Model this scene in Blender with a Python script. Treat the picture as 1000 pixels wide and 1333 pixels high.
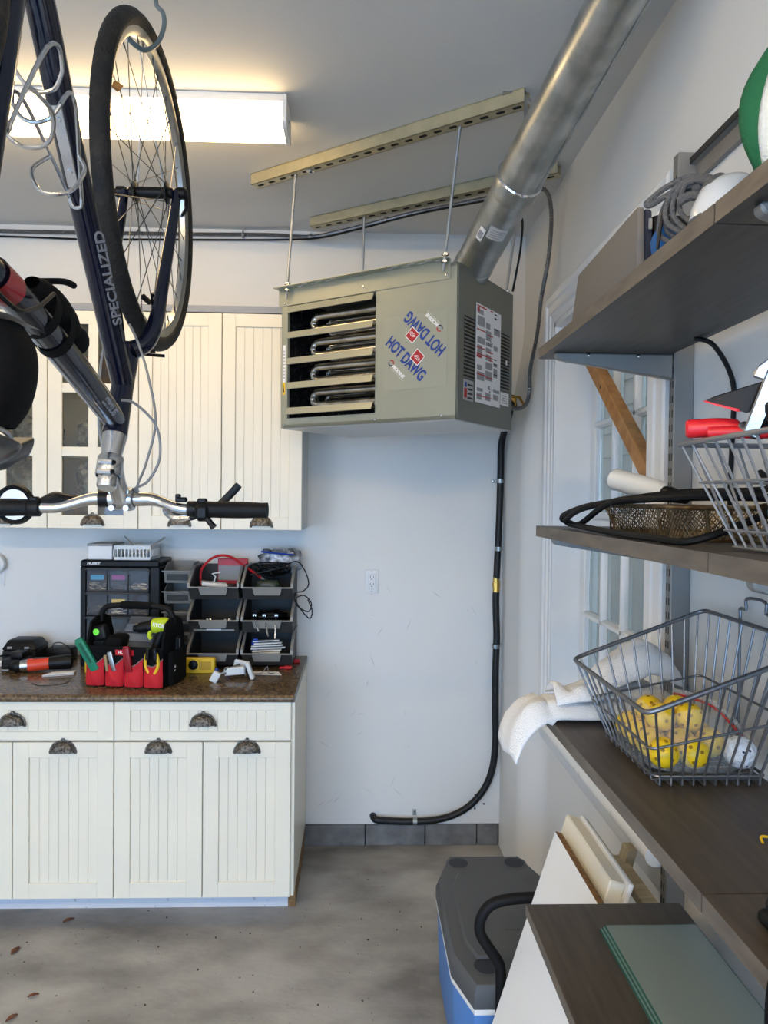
import bpy, bmesh, math, random
from mathutils import Vector, Matrix, noise
random.seed(7)
V = Vector
for o in list(bpy.data.objects): bpy.data.objects.remove(o)
SC = bpy.context.scene
COL = SC.collection
PI = math.pi

# ------------------------------------------------------------------ camera, world, light, exposure
CAM_H = 1.567
cd = bpy.data.cameras.new('camera'); cam = bpy.data.objects.new('camera', cd); COL.objects.link(cam)
cd.sensor_fit = 'VERTICAL'; cd.sensor_height = 36.0; cd.lens = 960.0 / 1333.0 * 36.0; cd.clip_start = 0.02
cx, cy, cz = V((0.99935316, -0.03434834, 0.01065098)), V((-0.00999353, 0.01925589, 0.99976464)), V((-0.03454535, -0.9992244, 0.01890017))
m = Matrix.Identity(4)
for i in range(3):
    m[i][0], m[i][1], m[i][2] = cx[i], cy[i], cz[i]
m[0][3], m[1][3], m[2][3] = 0, 0, CAM_H
cam.matrix_world = m
SC.camera = cam

w = bpy.data.worlds.new('sky'); SC.world = w; w.use_nodes = True
bg = w.node_tree.nodes['Background']
bg.inputs['Color'].default_value = (0.37, 0.62, 1.0, 1)
bg.inputs['Strength'].default_value = 7.0
# daylight comes in by the open garage door behind the camera and by the window: portals guide the sampling
def portal(name, loc, rot, sx, sy):
    ld = bpy.data.lights.new(name, 'AREA'); ld.shape = 'RECTANGLE'; ld.size = sx; ld.size_y = sy
    ld.cycles.is_portal = True
    o = bpy.data.objects.new(name, ld); COL.objects.link(o); o.location = loc; o.rotation_euler = rot
portal('garage_door_daylight', (-1.0, -1.98, 1.15), (PI/2, 0, 0), 3.2, 2.3)
VS = SC.view_settings
VS.view_transform = 'Standard'; VS.look = 'None'; VS.gamma = 1.0; VS.use_curve_mapping = False
VS.exposure = 0.10

# ------------------------------------------------------------------ materials
def lin(c):
    return tuple(((v/255.0)/12.92 if v/255.0 <= 0.04045 else ((v/255.0+0.055)/1.055)**2.4) for v in c) + (1.0,)
MATS = {}
def mat(name, rgb, rough=0.5, metal=0.0, var=0.0, vscale=8.0, bump=0.0, bscale=60.0, rgb2=None, stretch=None, coat=0.0, trans=0.0, ior=1.45, alpha=1.0, emit=None, estr=0.0, sheen=0.0, detail=4.0, ramp=(0.35, 0.65), rvar=0.0, spec=None):
    """procedural principled material: rgb mixed towards rgb2 by noise, noise relief"""
    if name in MATS: return MATS[name]
    M = bpy.data.materials.new(name); M.use_nodes = True
    nt = M.node_tree; b = nt.nodes['Principled BSDF']
    b.inputs['Base Color'].default_value = lin(rgb); b.inputs['Roughness'].default_value = rough; b.inputs['Metallic'].default_value = metal
    b.inputs['IOR'].default_value = ior
    if spec is not None: b.inputs['Specular IOR Level'].default_value = spec
    if coat: b.inputs['Coat Weight'].default_value = coat; b.inputs['Coat Roughness'].default_value = 0.08
    if trans: b.inputs['Transmission Weight'].default_value = trans
    if alpha < 1: b.inputs['Alpha'].default_value = alpha
    if sheen: b.inputs['Sheen Weight'].default_value = sheen
    if emit: b.inputs['Emission Color'].default_value = lin(emit); b.inputs['Emission Strength'].default_value = estr
    tc = nt.nodes.new('ShaderNodeTexCoord'); mp = nt.nodes.new('ShaderNodeMapping')
    nt.links.new(tc.outputs['Object'], mp.inputs['Vector'])
    if stretch: mp.inputs['Scale'].default_value = stretch
    if rgb2 is not None or var:
        n = nt.nodes.new('ShaderNodeTexNoise'); n.inputs['Scale'].default_value = vscale; n.inputs['Detail'].default_value = detail
        nt.links.new(mp.outputs['Vector'], n.inputs['Vector'])
        r = nt.nodes.new('ShaderNodeValToRGB'); r.color_ramp.elements[0].position = ramp[0]; r.color_ramp.elements[1].position = ramp[1]
        c1 = lin(rgb)
        c2 = lin(rgb2) if rgb2 is not None else tuple(max(0, v*(1-var)) for v in c1[:3]) + (1,)
        r.color_ramp.elements[0].color = c1; r.color_ramp.elements[1].color = c2
        nt.links.new(n.outputs['Fac'], r.inputs['Fac']); nt.links.new(r.outputs['Color'], b.inputs['Base Color'])
        if rvar:
            mr = nt.nodes.new('ShaderNodeMapRange'); mr.inputs['To Min'].default_value = rough-rvar; mr.inputs['To Max'].default_value = rough+rvar
            nt.links.new(n.outputs['Fac'], mr.inputs['Value']); nt.links.new(mr.outputs['Result'], b.inputs['Roughness'])
    if bump:
        n2 = nt.nodes.new('ShaderNodeTexNoise'); n2.inputs['Scale'].default_value = bscale; n2.inputs['Detail'].default_value = 6
        nt.links.new(mp.outputs['Vector'], n2.inputs['Vector'])
        bp = nt.nodes.new('ShaderNodeBump'); bp.inputs['Strength'].default_value = bump; bp.inputs['Distance'].default_value = 0.01
        nt.links.new(n2.outputs['Fac'], bp.inputs['Height']); nt.links.new(bp.outputs['Normal'], b.inputs['Normal'])
    MATS[name] = M
    return M

# ------------------------------------------------------------------ mesh builder (world coordinates; M maps local to world)
class MB:
    def __init__(s, M=None):
        s.bm = bmesh.new(); s.M = M
    def vt(s, p):
        p = V(p)
        return s.bm.verts.new(s.M @ p if s.M is not None else p)
    def face(s, vs, mi=0):
        try:
            f = s.bm.faces.new(vs); f.material_index = mi; return f
        except ValueError: return None
    def poly(s, pts, mi=0): return s.face([s.vt(p) for p in pts], mi)
    def box(s, x0, x1, y0, y1, z0, z1, bev=0.0, mi=0, seg=1, R=None):
        c = V(((x0+x1)/2, (y0+y1)/2, (z0+z1)/2))
        vs = []
        for z in (z0, z1):
            for x, y in ((x0, y0), (x1, y0), (x1, y1), (x0, y1)):
                p = V((x, y, z))
                if R is not None: p = c + R @ (p-c)
                vs.append(s.vt(p))
        fs = [s.face([vs[i] for i in q], mi) for q in ((3,2,1,0), (4,5,6,7), (0,1,5,4), (1,2,6,5), (2,3,7,6), (3,0,4,7))]
        if bev:
            es = {e for f in fs for e in f.edges}
            bmesh.ops.bevel(s.bm, geom=list(es), offset=bev, segments=seg, affect='EDGES', profile=0.5, material=mi)
        return s
    def cbox(s, c, sz, R=None, bev=0.0, mi=0, seg=1):
        return s.box(c[0]-sz[0]/2, c[0]+sz[0]/2, c[1]-sz[1]/2, c[1]+sz[1]/2, c[2]-sz[2]/2, c[2]+sz[2]/2, bev, mi, seg, R)
    def hexa(s, bot, top, mi=0, bev=0.0, seg=1):
        b = [s.vt(p) for p in bot]; t = [s.vt(p) for p in top]; n = len(b)
        fs = [s.face(b[::-1], mi), s.face(t, mi)] + [s.face([b[i], b[(i+1) % n], t[(i+1) % n], t[i]], mi) for i in range(n)]
        if bev:
            es = {e for f in fs if f for e in f.edges}
            bmesh.ops.bevel(s.bm, geom=list(es), offset=bev, segments=seg, affect='EDGES', profile=0.5, material=mi)
        return s
    def cyl(s, p0, p1, r0, r1=None, n=16, mi=0, caps=True):
        return s.tube([p0, p1], [r0, r0 if r1 is None else r1], n, mi=mi, caps=caps)
    def tube(s, pts, r, n=8, closed=False, mi=0, caps=True, sx=1.0):
        pts = [V(p) for p in pts]; k = len(pts)
        rs = r if isinstance(r, (list, tuple)) else [r]*k
        rings = []; prev = None
        for i in range(k):
            if closed: t = pts[(i+1) % k]-pts[i-1]
            elif i == 0: t = pts[1]-pts[0]
            elif i == k-1: t = pts[-1]-pts[-2]
            else: t = (pts[i+1]-pts[i]).normalized()+(pts[i]-pts[i-1]).normalized()
            if t.length < 1e-9: t = V((0,0,1))
            t.normalize()
            if prev is None:
                a = V((0,0,1)) if abs(t.z) < 0.9 else V((1,0,0))
                u = t.cross(a).normalized()
            else:
                u = prev - t*prev.dot(t)
                u = u.normalized() if u.length > 1e-6 else t.orthogonal().normalized()
            prev = u; v = t.cross(u)
            rings.append([s.vt(pts[i]+u*(math.cos(2*PI*j/n)*rs[i]*sx)+v*(math.sin(2*PI*j/n)*rs[i])) for j in range(n)])
        rng = range(k) if closed else range(k-1)
        for i in rng:
            A, B = rings[i], rings[(i+1) % k]
            for j in range(n): s.face([A[j], A[(j+1) % n], B[(j+1) % n], B[j]], mi)
        if caps and not closed:
            s.face(rings[0][::-1], mi); s.face(rings[-1], mi)
        return s
    def lathe(s, prof, origin=(0,0,0), axis=(0,0,1), n=20, mi=0, a0=0.0, a1=None):
        ax = V(axis).normalized(); q = V((0,0,1)).rotation_difference(ax).to_matrix(); o = V(origin)
        full = a1 is None; A1 = a0+2*PI if full else a1; k = n if full else n+1
        rings = []
        for r, z in prof:
            if r < 1e-6: rings.append([s.vt(o+q @ V((0,0,z)))])
            else: rings.append([s.vt(o+q @ V((r*math.cos(a0+(A1-a0)*j/n), r*math.sin(a0+(A1-a0)*j/n), z))) for j in range(k)])
        for A, B in zip(rings, rings[1:]):
            for j in range(n):
                j2 = (j+1) % k
                if len(A) == 1 and len(B) == 1: continue
                if len(A) == 1: s.face([A[0], B[j2], B[j]], mi)
                elif len(B) == 1: s.face([A[j], A[j2], B[0]], mi)
                else: s.face([A[j], A[j2], B[j2], B[j]], mi)
        return s
    def grid(s, fn, nu, nv, cu=False, mi=0):
        P = [[s.vt(fn(i/nu, j/nv)) for j in range(nv+1)] for i in range(nu if cu else nu+1)]
        for i in range(nu):
            for j in range(nv):
                s.face([P[i][j], P[(i+1) % len(P)][j], P[(i+1) % len(P)][j+1], P[i][j+1]], mi)
        return s
    def prism(s, poly, d0, d1, plane='XZ', mi=0, bev=0.0, seg=1):
        """poly 2D extruded between d0 and d1 along the missing axis"""
        def mk(p, d):
            return {'XZ': (p[0], d, p[1]), 'XY': (p[0], p[1], d), 'YZ': (d, p[0], p[1])}[plane]
        return s.hexa([mk(p, d0) for p in poly], [mk(p, d1) for p in poly], mi, bev, seg)
    def ball(s, c, r, n=12, mi=0, sc=(1,1,1)):
        k = max(4, n//2)
        prof = [(math.sin(PI*i/k), -math.cos(PI*i/k)) for i in range(k+1)]
        old = s.M; L = Matrix.Translation(V(c)) @ Matrix.Diagonal((r*sc[0], r*sc[1], r*sc[2], 1))
        s.M = (old @ L) if old is not None else L
        s.lathe(prof, n=n, mi=mi); s.M = old
        return s
    def build(s, name, mats, parent=None, sharp=0.6, smooth=True):
        bm = s.bm
        bmesh.ops.recalc_face_normals(bm, faces=bm.faces)
        for f in bm.faces: f.smooth = smooth
        for e in bm.edges:
            if len(e.link_faces) == 2 and e.calc_face_angle(0) > sharp: e.smooth = False
        if parent is not None:
            inv = INV[parent.name]
            bm.transform(inv); loc = None
        else:
            xs = [v.co for v in bm.verts]
            lo = V((min(p.x for p in xs), min(p.y for p in xs), min(p.z for p in xs))); hi = V((max(p.x for p in xs), max(p.y for p in xs), max(p.z for p in xs)))
            loc = V(((lo.x+hi.x)/2, (lo.y+hi.y)/2, lo.z))
            inv = Matrix.Translation(-loc); bm.transform(inv)
        me = bpy.data.meshes.new(name); bm.to_mesh(me); bm.free()
        for mm in (mats if isinstance(mats, (list, tuple)) else [mats]): me.materials.append(mm)
        o = bpy.data.objects.new(name, me); COL.objects.link(o)
        if parent is not None: o.parent = parent
        else: o.location = loc
        INV[o.name] = inv
        return o
INV = {}
def tag(o, label=None, cat=None, group=None, kind=None):
    if label: o['label'] = label
    if cat: o['category'] = cat
    if group: o['group'] = group
    if kind: o['kind'] = kind
    return o
def thing(name, label, cat, loc=(0,0,0), rotz=0.0, group=None):
    o = bpy.data.objects.new(name, None); COL.objects.link(o); o.empty_display_size = 0.05
    o.location = loc; o.rotation_euler = (0, 0, rotz)
    INV[o.name] = (Matrix.Translation(V(loc)) @ Matrix.Rotation(rotz, 4, 'Z')).inverted()
    return tag(o, label, cat, group)
def frame(loc, rotz=0.0): return Matrix.Translation(V(loc)) @ Matrix.Rotation(rotz, 4, 'Z')
def copy_tree(o, parent=None):
    c = o.copy(); COL.objects.link(c)
    if parent is not None: c.parent = parent
    for ch in list(o.children): copy_tree(ch, c)
    return c
def share(src, name, parent, offset):
    """another piece with the same mesh, shifted"""
    o = bpy.data.objects.new(name, src.data); COL.objects.link(o); o.parent = parent; o.location = offset
    return o
def text(body, size, M, mt, parent, name='lettering', ext=0.0004, sx=1.0, align='CENTER', bold=0.0, shear=0.0):
    cu = bpy.data.curves.new('t', 'FONT'); cu.body = body; cu.size = size; cu.align_x = align; cu.align_y = 'CENTER'; cu.extrude = ext; cu.offset = bold; cu.shear = shear
    to = bpy.data.objects.new('t', cu); COL.objects.link(to)
    dg = bpy.context.evaluated_depsgraph_get(); me = bpy.data.meshes.new_from_object(to.evaluated_get(dg))
    bpy.data.objects.remove(to); bpy.data.curves.remove(cu)
    me.transform(M @ Matrix.Diagonal((sx, 1, 1, 1)))
    me.transform(INV[parent.name]); me.name = name
    me.materials.clear(); me.materials.append(mt)
    o = bpy.data.objects.new(name, me); COL.objects.link(o); o.parent = parent; INV[o.name] = INV[parent.name]
    return o
def smooth_path(pts, n=6, closed=False):
    """Catmull-Rom"""
    P = [V(p) for p in pts]; k = len(P); out = []
    for i in range(k if closed else k-1):
        if closed: p0, p1, p2, p3 = P[i-1], P[i], P[(i+1) % k], P[(i+2) % k]
        else: p0, p1, p2, p3 = P[max(i-1, 0)], P[i], P[i+1], P[min(i+2, k-1)]
        for j in range(n):
            t = j/n
            out.append(0.5*((2*p1)+(p2-p0)*t+(2*p0-5*p1+4*p2-p3)*t*t+(3*p1-p0-3*p2+p3)*t*t*t))
    if not closed: out.append(P[-1])
    return out

# palette
m_wall = mat('wall_paint', (226, 225, 221), 0.55, var=0.04, vscale=1.6, bump=0.03, bscale=140)
m_ceil = mat('ceiling_paint', (214, 214, 212), 0.7, var=0.03, vscale=2.0, bump=0.05, bscale=120)
m_trim = mat('white_trim_paint', (233, 233, 231), 0.35, var=0.03, vscale=9)
m_sill = mat('worn_white_sill', (233, 231, 224), 0.4, rgb2=(190, 184, 172), vscale=30, ramp=(0.62, 0.75))
m_cab = mat('cabinet_lacquer', (230, 223, 204), 0.34, var=0.02, vscale=7)
m_cabside = mat('cabinet_side_laminate', (206, 206, 200), 0.45)
m_gap = mat('dark_gap', (50, 48, 46), 0.8)
m_dark = mat('black_plastic', (13, 13, 14), 0.45, bump=0.02, bscale=300, spec=0.28)
m_matblack = mat('black_rubber', (10, 10, 11), 0.62, bump=0.03, bscale=200, spec=0.3)
m_steel = mat('brushed_steel', (176, 178, 180), 0.34, 1.0, var=0.12, vscale=30)
m_chrome = mat('chrome', (212, 213, 215), 0.12, 1.0)
m_zinc = mat('zinc_rod', (168, 172, 174), 0.32, 1.0, bump=0.3, bscale=500, stretch=(1, 1, 3))
m_yzinc = mat('yellow_zinc_strut', (204, 196, 164), 0.38, 0.55, var=0.15, vscale=20)
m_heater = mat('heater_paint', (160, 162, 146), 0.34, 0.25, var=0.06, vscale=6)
m_white = mat('white_plastic', (226, 226, 224), 0.4)
m_paper = mat('paper', (232, 232, 232), 0.7)
m_wood = mat('pine_stick', (186, 138, 84), 0.55, rgb2=(152, 104, 58), vscale=22)
m_gal = mat('galvanized_steel', (186, 190, 190), 0.36, 0.95, rgb2=(158, 163, 162), vscale=14, ramp=(0.4, 0.6), rvar=0.08)
m_brass = mat('brass', (196, 160, 84), 0.3, 1.0)
m_glass = mat('window_glass', (206, 200, 182), 0.02, trans=1.0, ior=1.45)

# ================================================================== the room
ZC = 2.745; XW = 0.735; YB = 3.3; XL = -2.7; YF = -2.0
m_floor = mat('worn_concrete', (166, 163, 157), 0.55, rgb2=(112, 109, 104), vscale=3.2, detail=12, bump=0.12, bscale=40, ramp=(0.36, 0.70), rvar=0.12, stretch=(1.0, 1.7, 1))
def floor_mat():
    nt = m_floor.node_tree; b = nt.nodes['Principled BSDF']
    src = b.inputs['Base Color'].links[0].from_socket
    n = nt.nodes.new('ShaderNodeTexNoise'); n.inputs['Scale'].default_value = 55; n.inputs['Detail'].default_value = 3
    tc = nt.nodes.new('ShaderNodeTexCoord'); nt.links.new(tc.outputs['Object'], n.inputs['Vector'])
    r = nt.nodes.new('ShaderNodeValToRGB'); r.color_ramp.elements[0].position = 0.70; r.color_ramp.elements[1].position = 0.78
    nt.links.new(n.outputs['Fac'], r.inputs['Fac'])
    mx = nt.nodes.new('ShaderNodeMix'); mx.data_type = 'RGBA'
    nt.links.new(r.outputs['Color'], mx.inputs[0]); nt.links.new(src, mx.inputs[6]); mx.inputs[7].default_value = lin((92, 88, 82))
    nt.links.new(mx.outputs[2], b.inputs['Base Color'])
floor_mat()
fl = MB().box(XL-0.15, XW+0.15, -7.0, YB+0.15, -0.12, 0.0).build('floor', m_floor); tag(fl, kind='structure')
ce = MB().box(XL-0.15, XW+0.15, YF-0.15, YB+0.15, ZC, ZC+0.12).build('ceiling', m_ceil); tag(ce, kind='structure')
wb = MB().box(XL, XW+0.15, YB, YB+0.15, 0.097, ZC).build('wall_back', m_wall); tag(wb, kind='structure')
wl = MB().box(XL-0.15, XL, YF, YB+0.15, 0, ZC).build('wall_left', m_wall); tag(wl, kind='structure')
wf = MB().box(XL-0.15, XW+0.15, YF-0.15, YF, 2.3, ZC).build('wall_front', m_wall); tag(wf, kind='structure')
# right wall with the window opening; towards the corner it swells into the room below head height
OY0, OY1, OZ0, OZ1 = 1.79, 2.70, 0.79, 2.215
mb = MB()
mb.box(XW, XW+0.15, YF, OY0, 0, ZC); mb.box(XW, XW+0.15, OY0, OY1, 0, OZ0); mb.box(XW, XW+0.15, OY0, OY1, OZ1, ZC)
def sst(a, b, x):
    t = min(1, max(0, (x-a)/(b-a))); return t*t*(3-2*t)
def bump(u, v):
    y = OY1+(YB-OY1)*u; z = ZC*v
    return V((XW+0.006-(0.085*(1-sst(1.72, 2.36, z)))*sst(2.80, 2.96, y)-0.005*sst(0.2, 1, u), y, z))
mb.grid(bump, 24, 40)
mb.box(XW+0.02, XW+0.15, OY1, YB+0.15, 0, ZC)
wr = mb.build('wall_right', m_wall); tag(wr, kind='structure')
# concrete kerb blocks under the back wall
m_block = mat('grey_block', (122, 122, 120), 0.85, rgb2=(96, 96, 95), vscale=14, bump=0.35, bscale=90)
kerb = MB().box(XL, XW+0.15, YB+0.012, YB+0.15, 0, 0.097).build('trim_1', m_gap); tag(kerb, kind='structure')
xs = [XL, -2.3, -1.91, -1.52, -1.13, -0.74, -0.345, 0.045, 0.315, 0.55, 0.648]
for a, b_ in zip(xs, xs[1:]):
    MB().box(a+0.002, b_-0.002, YB-0.006+random.uniform(-.002, .002), YB+0.02, 0.0, 0.095, bev=0.003).build('block', m_block, kerb)
m_stain = mat('old_scuff', (176, 176, 172), 0.7)
# screw holes and scuffs in the drywall by the corner
mb = MB()
for px, pz in ((0.545, 0.205), (0.56, 0.232), (0.575, 0.237), (0.54, 0.165), (0.581, 0.186), (0.541, 0.228)):
    mb.cyl((px, YB-0.0006, pz), (px, YB+0.004, pz), 0.0045, n=10)
tag(mb.build('screw_hole', m_gap, wb), kind='stuff')
mb = MB(); rs_ = random.Random(4)
for i in range(26):
    x, z = rs_.uniform(-0.16, 0.58), rs_.uniform(0.14, 1.25); a = rs_.uniform(0.2, 2.6); l_ = rs_.uniform(.006, .035); w_ = rs_.uniform(.0006, .0014)
    d_ = V((math.cos(a)*l_, 0, math.sin(a)*l_)); n_ = V((-math.sin(a)*w_, 0, math.cos(a)*w_)); c_ = V((x, YB-0.0003, z))
    mb.poly([c_-d_-n_*.2, c_-n_, c_+d_, c_+n_])
tag(mb.build('scuff_marks', m_stain, wb), kind='stuff')

# ------------------------------------------------------------------ window in the right wall
win = MB()
XC = 0.70
# jamb liner
win.box(XC+0.012, XW+0.15, OY1-0.018, OY1, OZ0, OZ1); win.box(XC+0.012, XW+0.15, OY0, OY0+0.018, OZ0, OZ1)
win.box(XC+0.012, XW+0.15, OY0, OY1, OZ1-0.018, OZ1); win.box(XC+0.012, XW+0.15, OY0, OY1, OZ0, OZ0+0.018)
window = win.build('window_1', m_trim); tag(window, kind='structure')
def casing(y0, y1, z0, z1, vert, sgn):
    """moulded casing board: flat back band, bead and a thinner inner edge; sgn points from the opening outwards"""
    mb = MB()
    prof = [(0.0, XC+0.018), (0.004, XC+0.010), (0.030, XC+0.010), (0.036, XC+0.004), (0.044, XC+0.008), (0.072, XC+0.008), (0.080, XC+0.001), (0.100, XC), (0.110, XC+0.004), (0.110, XW), (0.0, XW)]
    def pt(o, x, far):
        if vert:
            y = (y0+o) if sgn > 0 else (y1-o)
            return (x, y, (z1 + o) if far else z0)
        z = z0+o
        return (x, (y1+o) if far else (y0-o), z)
    a = [mb.vt(pt(o, x, False)) for o, x in prof]; b_ = [mb.vt(pt(o, x, True)) for o, x in prof]
    n = len(prof)
    for i in range(n): mb.face([a[i], a[(i+1) % n], b_[(i+1) % n], b_[i]])
    mb.face(a); mb.face(b_[::-1])
    return mb.build('casing', m_trim, window, sharp=0.3)
casing(OY1, OY1+0.11, OZ0-0.0, OZ1, True, 1)
casing(OY0-0.11, OY0, OZ0-0.0, OZ1, True, -1)
casing(OY0, OY1, OZ1, OZ1+0.11, False, 1)
# sill with bullnose and apron
def bull(n=10): return [(0.655+0.024*(1-math.cos(-PI/2+PI*i/n)), 0.763+0.024*math.sin(-PI/2+PI*i/n)) for i in range(n+1)]
mb = MB(); pr = bull()+[(0.88, 0.787), (0.88, 0.739)]
mb.prism(pr, OY0-0.16, OY1+0.16, 'XZ'); mb.build('window_sill', m_sill, window, sharp=0.5)
mb = MB(); mb.prism([(0.700, 0.735), (0.712, 0.655), (0.722, 0.640), (XW, 0.640), (XW, 0.739), (0.700, 0.739)], OY0-0.12, OY1+0.12, 'XZ'); mb.build('apron', m_trim, window)
# sashes
XS = 0.835
def sash(z0, z1, x):
    mb = MB(); y0, y1 = OY0+0.02, OY1-0.02
    mb.box(x, x+0.035, y0, y0+0.055, z0, z1, bev=0.004); mb.box(x, x+0.035, y1-0.055, y1, z0, z1, bev=0.004)
    mb.box(x, x+0.035, y0+0.05, y1-0.05, z0, z0+0.05, bev=0.004); mb.box(x, x+0.035, y0+0.05, y1-0.05, z1-0.045, z1, bev=0.004)
    s_ = mb.build('sash', m_trim, window)
    ya, yb, za, zb = y0+0.055, y1-0.055, z0+0.05, z1-0.045
    zm = (za+zb)/2
    for k in range(1, 4):
        ym = ya+(yb-ya)*k/4
        MB().prism([(x-0.004, ym-0.006), (x+0.008, ym-0.012), (x+0.03, ym-0.012), (x+0.03, ym+0.012), (x+0.008, ym+0.012), (x-0.004, ym+0.006)], za, zb, 'XY').build('muntin', m_trim, s_)
    MB().prism([(x-0.004, zm-0.006), (x+0.008, zm-0.012), (x+0.03, zm-0.012), (x+0.03, zm+0.012), (x+0.008, zm+0.012), (x-0.004, zm+0.006)], ya, yb, 'XZ').build('muntin', m_trim, s_)
    for k in range(4):
        for zz in ((za, zm), (zm, zb)):
            MB().box(x+0.016, x+0.020, ya+(yb-ya)*k/4+0.010, ya+(yb-ya)*(k+1)/4-0.010, zz[0]+0.01 if zz[0] == zm else zz[0], zz[1]-0.01 if zz[1] == zm else zz[1]).build('pane', m_glass, s_)
sash(OZ0+0.02, 1.50, XS-0.02)
sash(1.475, OZ1-0.02, XS+0.012)
m_out = mat('neighbour_siding', (64, 54, 42), 0.8, var=0.1)
# neighbouring wall outside the window, a few metres off
nb = MB().box(2.4, 2.6, -3, 12, 0, 6).build('wall_outside', m_out); tag(nb, kind='structure')
og = MB().box(XW+0.15, 2.6, -3, 12, -0.12, 0).build('floor_outside', m_floor); tag(og, kind='structure')
for i in range(22):
    MB().hexa([(2.37, -3, 0.22*i), (2.4, -3, 0.22*i), (2.4, 12, 0.22*i), (2.37, 12, 0.22*i)], [(2.392, -3, 0.22*i+0.218), (2.4, -3, 0.22*i+0.218), (2.4, 12, 0.22*i+0.218), (2.392, 12, 0.22*i+0.218)]).build('siding_board', m_out, nb)
# brown stick wedged across the window
stick = MB(); d = (V((0.775, 1.80, 1.535))-V((0.775, 2.66, 2.20))).normalized()
p0, p1 = V((0.775, 2.64, 2.185)), V((0.775, 1.835, 1.562)); q = V((0, -d.z, d.y))
stick.hexa([p0+V((-.018, 0, 0))-q*.024, p0+V((.018, 0, 0))-q*.024, p0+V((.018, 0, 0))+q*.024, p0+V((-.018, 0, 0))+q*.024],
           [p1+V((-.018, 0, 0))-q*.024, p1+V((.018, 0, 0))-q*.024, p1+V((.018, 0, 0))+q*.024, p1+V((-.018, 0, 0))+q*.024], bev=0.002)
st = stick.build('wooden_stick', m_wood); tag(st, 'brown wooden stick wedged diagonally across the window recess', 'stick')
m_knot = mat('dark_knot', (84, 52, 28), 0.6)
pk = p0.lerp(p1, 0.42)+V((-0.0181, 0, 0)); MB().lathe([(0, 0.0004), (0.007, 0.0004), (0.0075, -0.001)], pk, (-1, 0, 0), 10).build('knot', m_knot, st)
# ================================================================== cabinets on the back wall
m_pull = mat('aged_pewter', (136, 130, 122), 0.34, 1.0, rgb2=(66, 62, 58), vscale=120, bump=0.5, bscale=220)
def cup_pull(parent, x, y, z, wd=0.10):
    """bin pull: ribbed quarter dome, open below, with ears and a finial; y is the door face"""
    mb = MB(); a = wd*0.42; hgt = wd*0.40; dep = wd*0.26; zb = z-0.10*wd
    def dome(u, v):
        t = PI*u; s_ = math.sin(t)**0.75
        rib = 1+0.025*math.cos(26*t)*v
        return (x-math.cos(t)*a, y-0.003-dep*s_*math.sin(PI/2*v)*rib, zb+hgt*s_*math.cos(PI/2*v*0.94))
    mb.grid(dome, 26, 8)
    # back plate with ears and finial
    pl = [(-0.5, -0.08), (-0.47, -0.15), (-0.40, -0.15), (-0.37, -0.09), (0.37, -0.09), (0.40, -0.15), (0.47, -0.15), (0.5, -0.08), (0.46, 0.06), (0.36, 0.22), (0.20, 0.33), (0.08, 0.35), (0.045, 0.42), (-0.045, 0.42), (-0.08, 0.35), (-0.20, 0.33), (-0.36, 0.22), (-0.46, 0.06)]
    mb.prism([(x+p*wd, z+q*wd) for p, q in pl], y-0.003, y-0.0002, 'XZ')
    for s in (-1, 1): mb.ball((x+s*0.455*wd, y-0.003, z-0.10*wd), 0.04*wd, 8)
    return mb.build('handle', m_pull, parent)
def bead_front(name, parent, x0, x1, z0, z1, yf, st, pw, th=0.02, rail=None):
    """shaker front: stiles and rails as one frame, recessed bead boards as pieces"""
    g = 0.0016; x0 += g; x1 -= g; z0 += g; z1 -= g; rail = rail or st
    mb = MB()
    mb.box(x0, x0+st, yf, yf+th, z0, z1, bev=0.0014); mb.box(x1-st, x1, yf, yf+th, z0, z1, bev=0.0014)
    mb.box(x0+st-.0005, x1-st+.0005, yf+0.0004, yf+th, z0, z0+rail, bev=0.0012); mb.box(x0+st-.0005, x1-st+.0005, yf+0.0004, yf+th, z1-rail, z1, bev=0.0012)
    d = mb.build(name, m_cab, parent)
    xa, xb = x0+st, x1-st; n = max(2, round((xb-xa)/pw)); wv = (xb-xa)/n
    first = None
    for i in range(n):
        if first is None:
            first = MB().box(xa, xa+wv-0.0005, yf+0.0070, yf+0.015, z0+rail-0.002, z1-rail+0.002, bev=0.0013).build('plank', m_cab, d)
        else: share(first, 'plank', d, (wv*i, 0, 0))
    return d
# --- base units
YD = 2.66
def base_unit(xl, xm, xr, label, end=False):
    t = thing('base_cabinet', label, 'cabinet', ((xl+xr)/2, 2.98, 0), group='base cabinets along the back wall')
    mb = MB(); mb.box(xl+0.001, xr-0.001, YD+0.022, YB-0.012, 0.115, 0.828); mb.build('body', m_cabside, t)
    for a, b_ in ((xl, xm), (xm, xr)):
        d = bead_front('door', t, a, b_, 0.113, 0.682, YD, 0.056, 0.035)
        cup_pull(d, (a+b_)/2, YD, 0.655)
    d = bead_front('drawer', t, xl, xr, 0.686, 0.829, YD, 0.056, 0.035, rail=0.032)
    cup_pull(d, (xl+xr)/2, YD, 0.752)
    MB().box(xl, xr-(0.02 if end else 0), 2.805, 2.82, 0.0, 0.114).build('plinth', m_plinth, t)
    if end:
        MB().box(xr-0.002, xr+0.012, YD+0.016, YB-0.012, 0.112, 0.829, bev=0.001).build('side_panel', m_cab, t)
        MB().box(xr-0.02, xr+0.008, 2.805, YB-0.012, 0.0, 0.113).build('plinth_end', m_chip, t)
    return t
m_chip = mat('raw_chipboard', (150, 112, 68), 0.8, rgb2=(112, 80, 46), vscale=90)
m_plinth = mat('scuffed_plinth', (206, 208, 214), 0.4, rgb2=(140, 140, 142), vscale=26, ramp=(0.6, 0.7))
base_unit(-0.869, -0.552, -0.235, 'white beadboard base cabinet at the right end under the countertop, below the grey bins', end=True)
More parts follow.
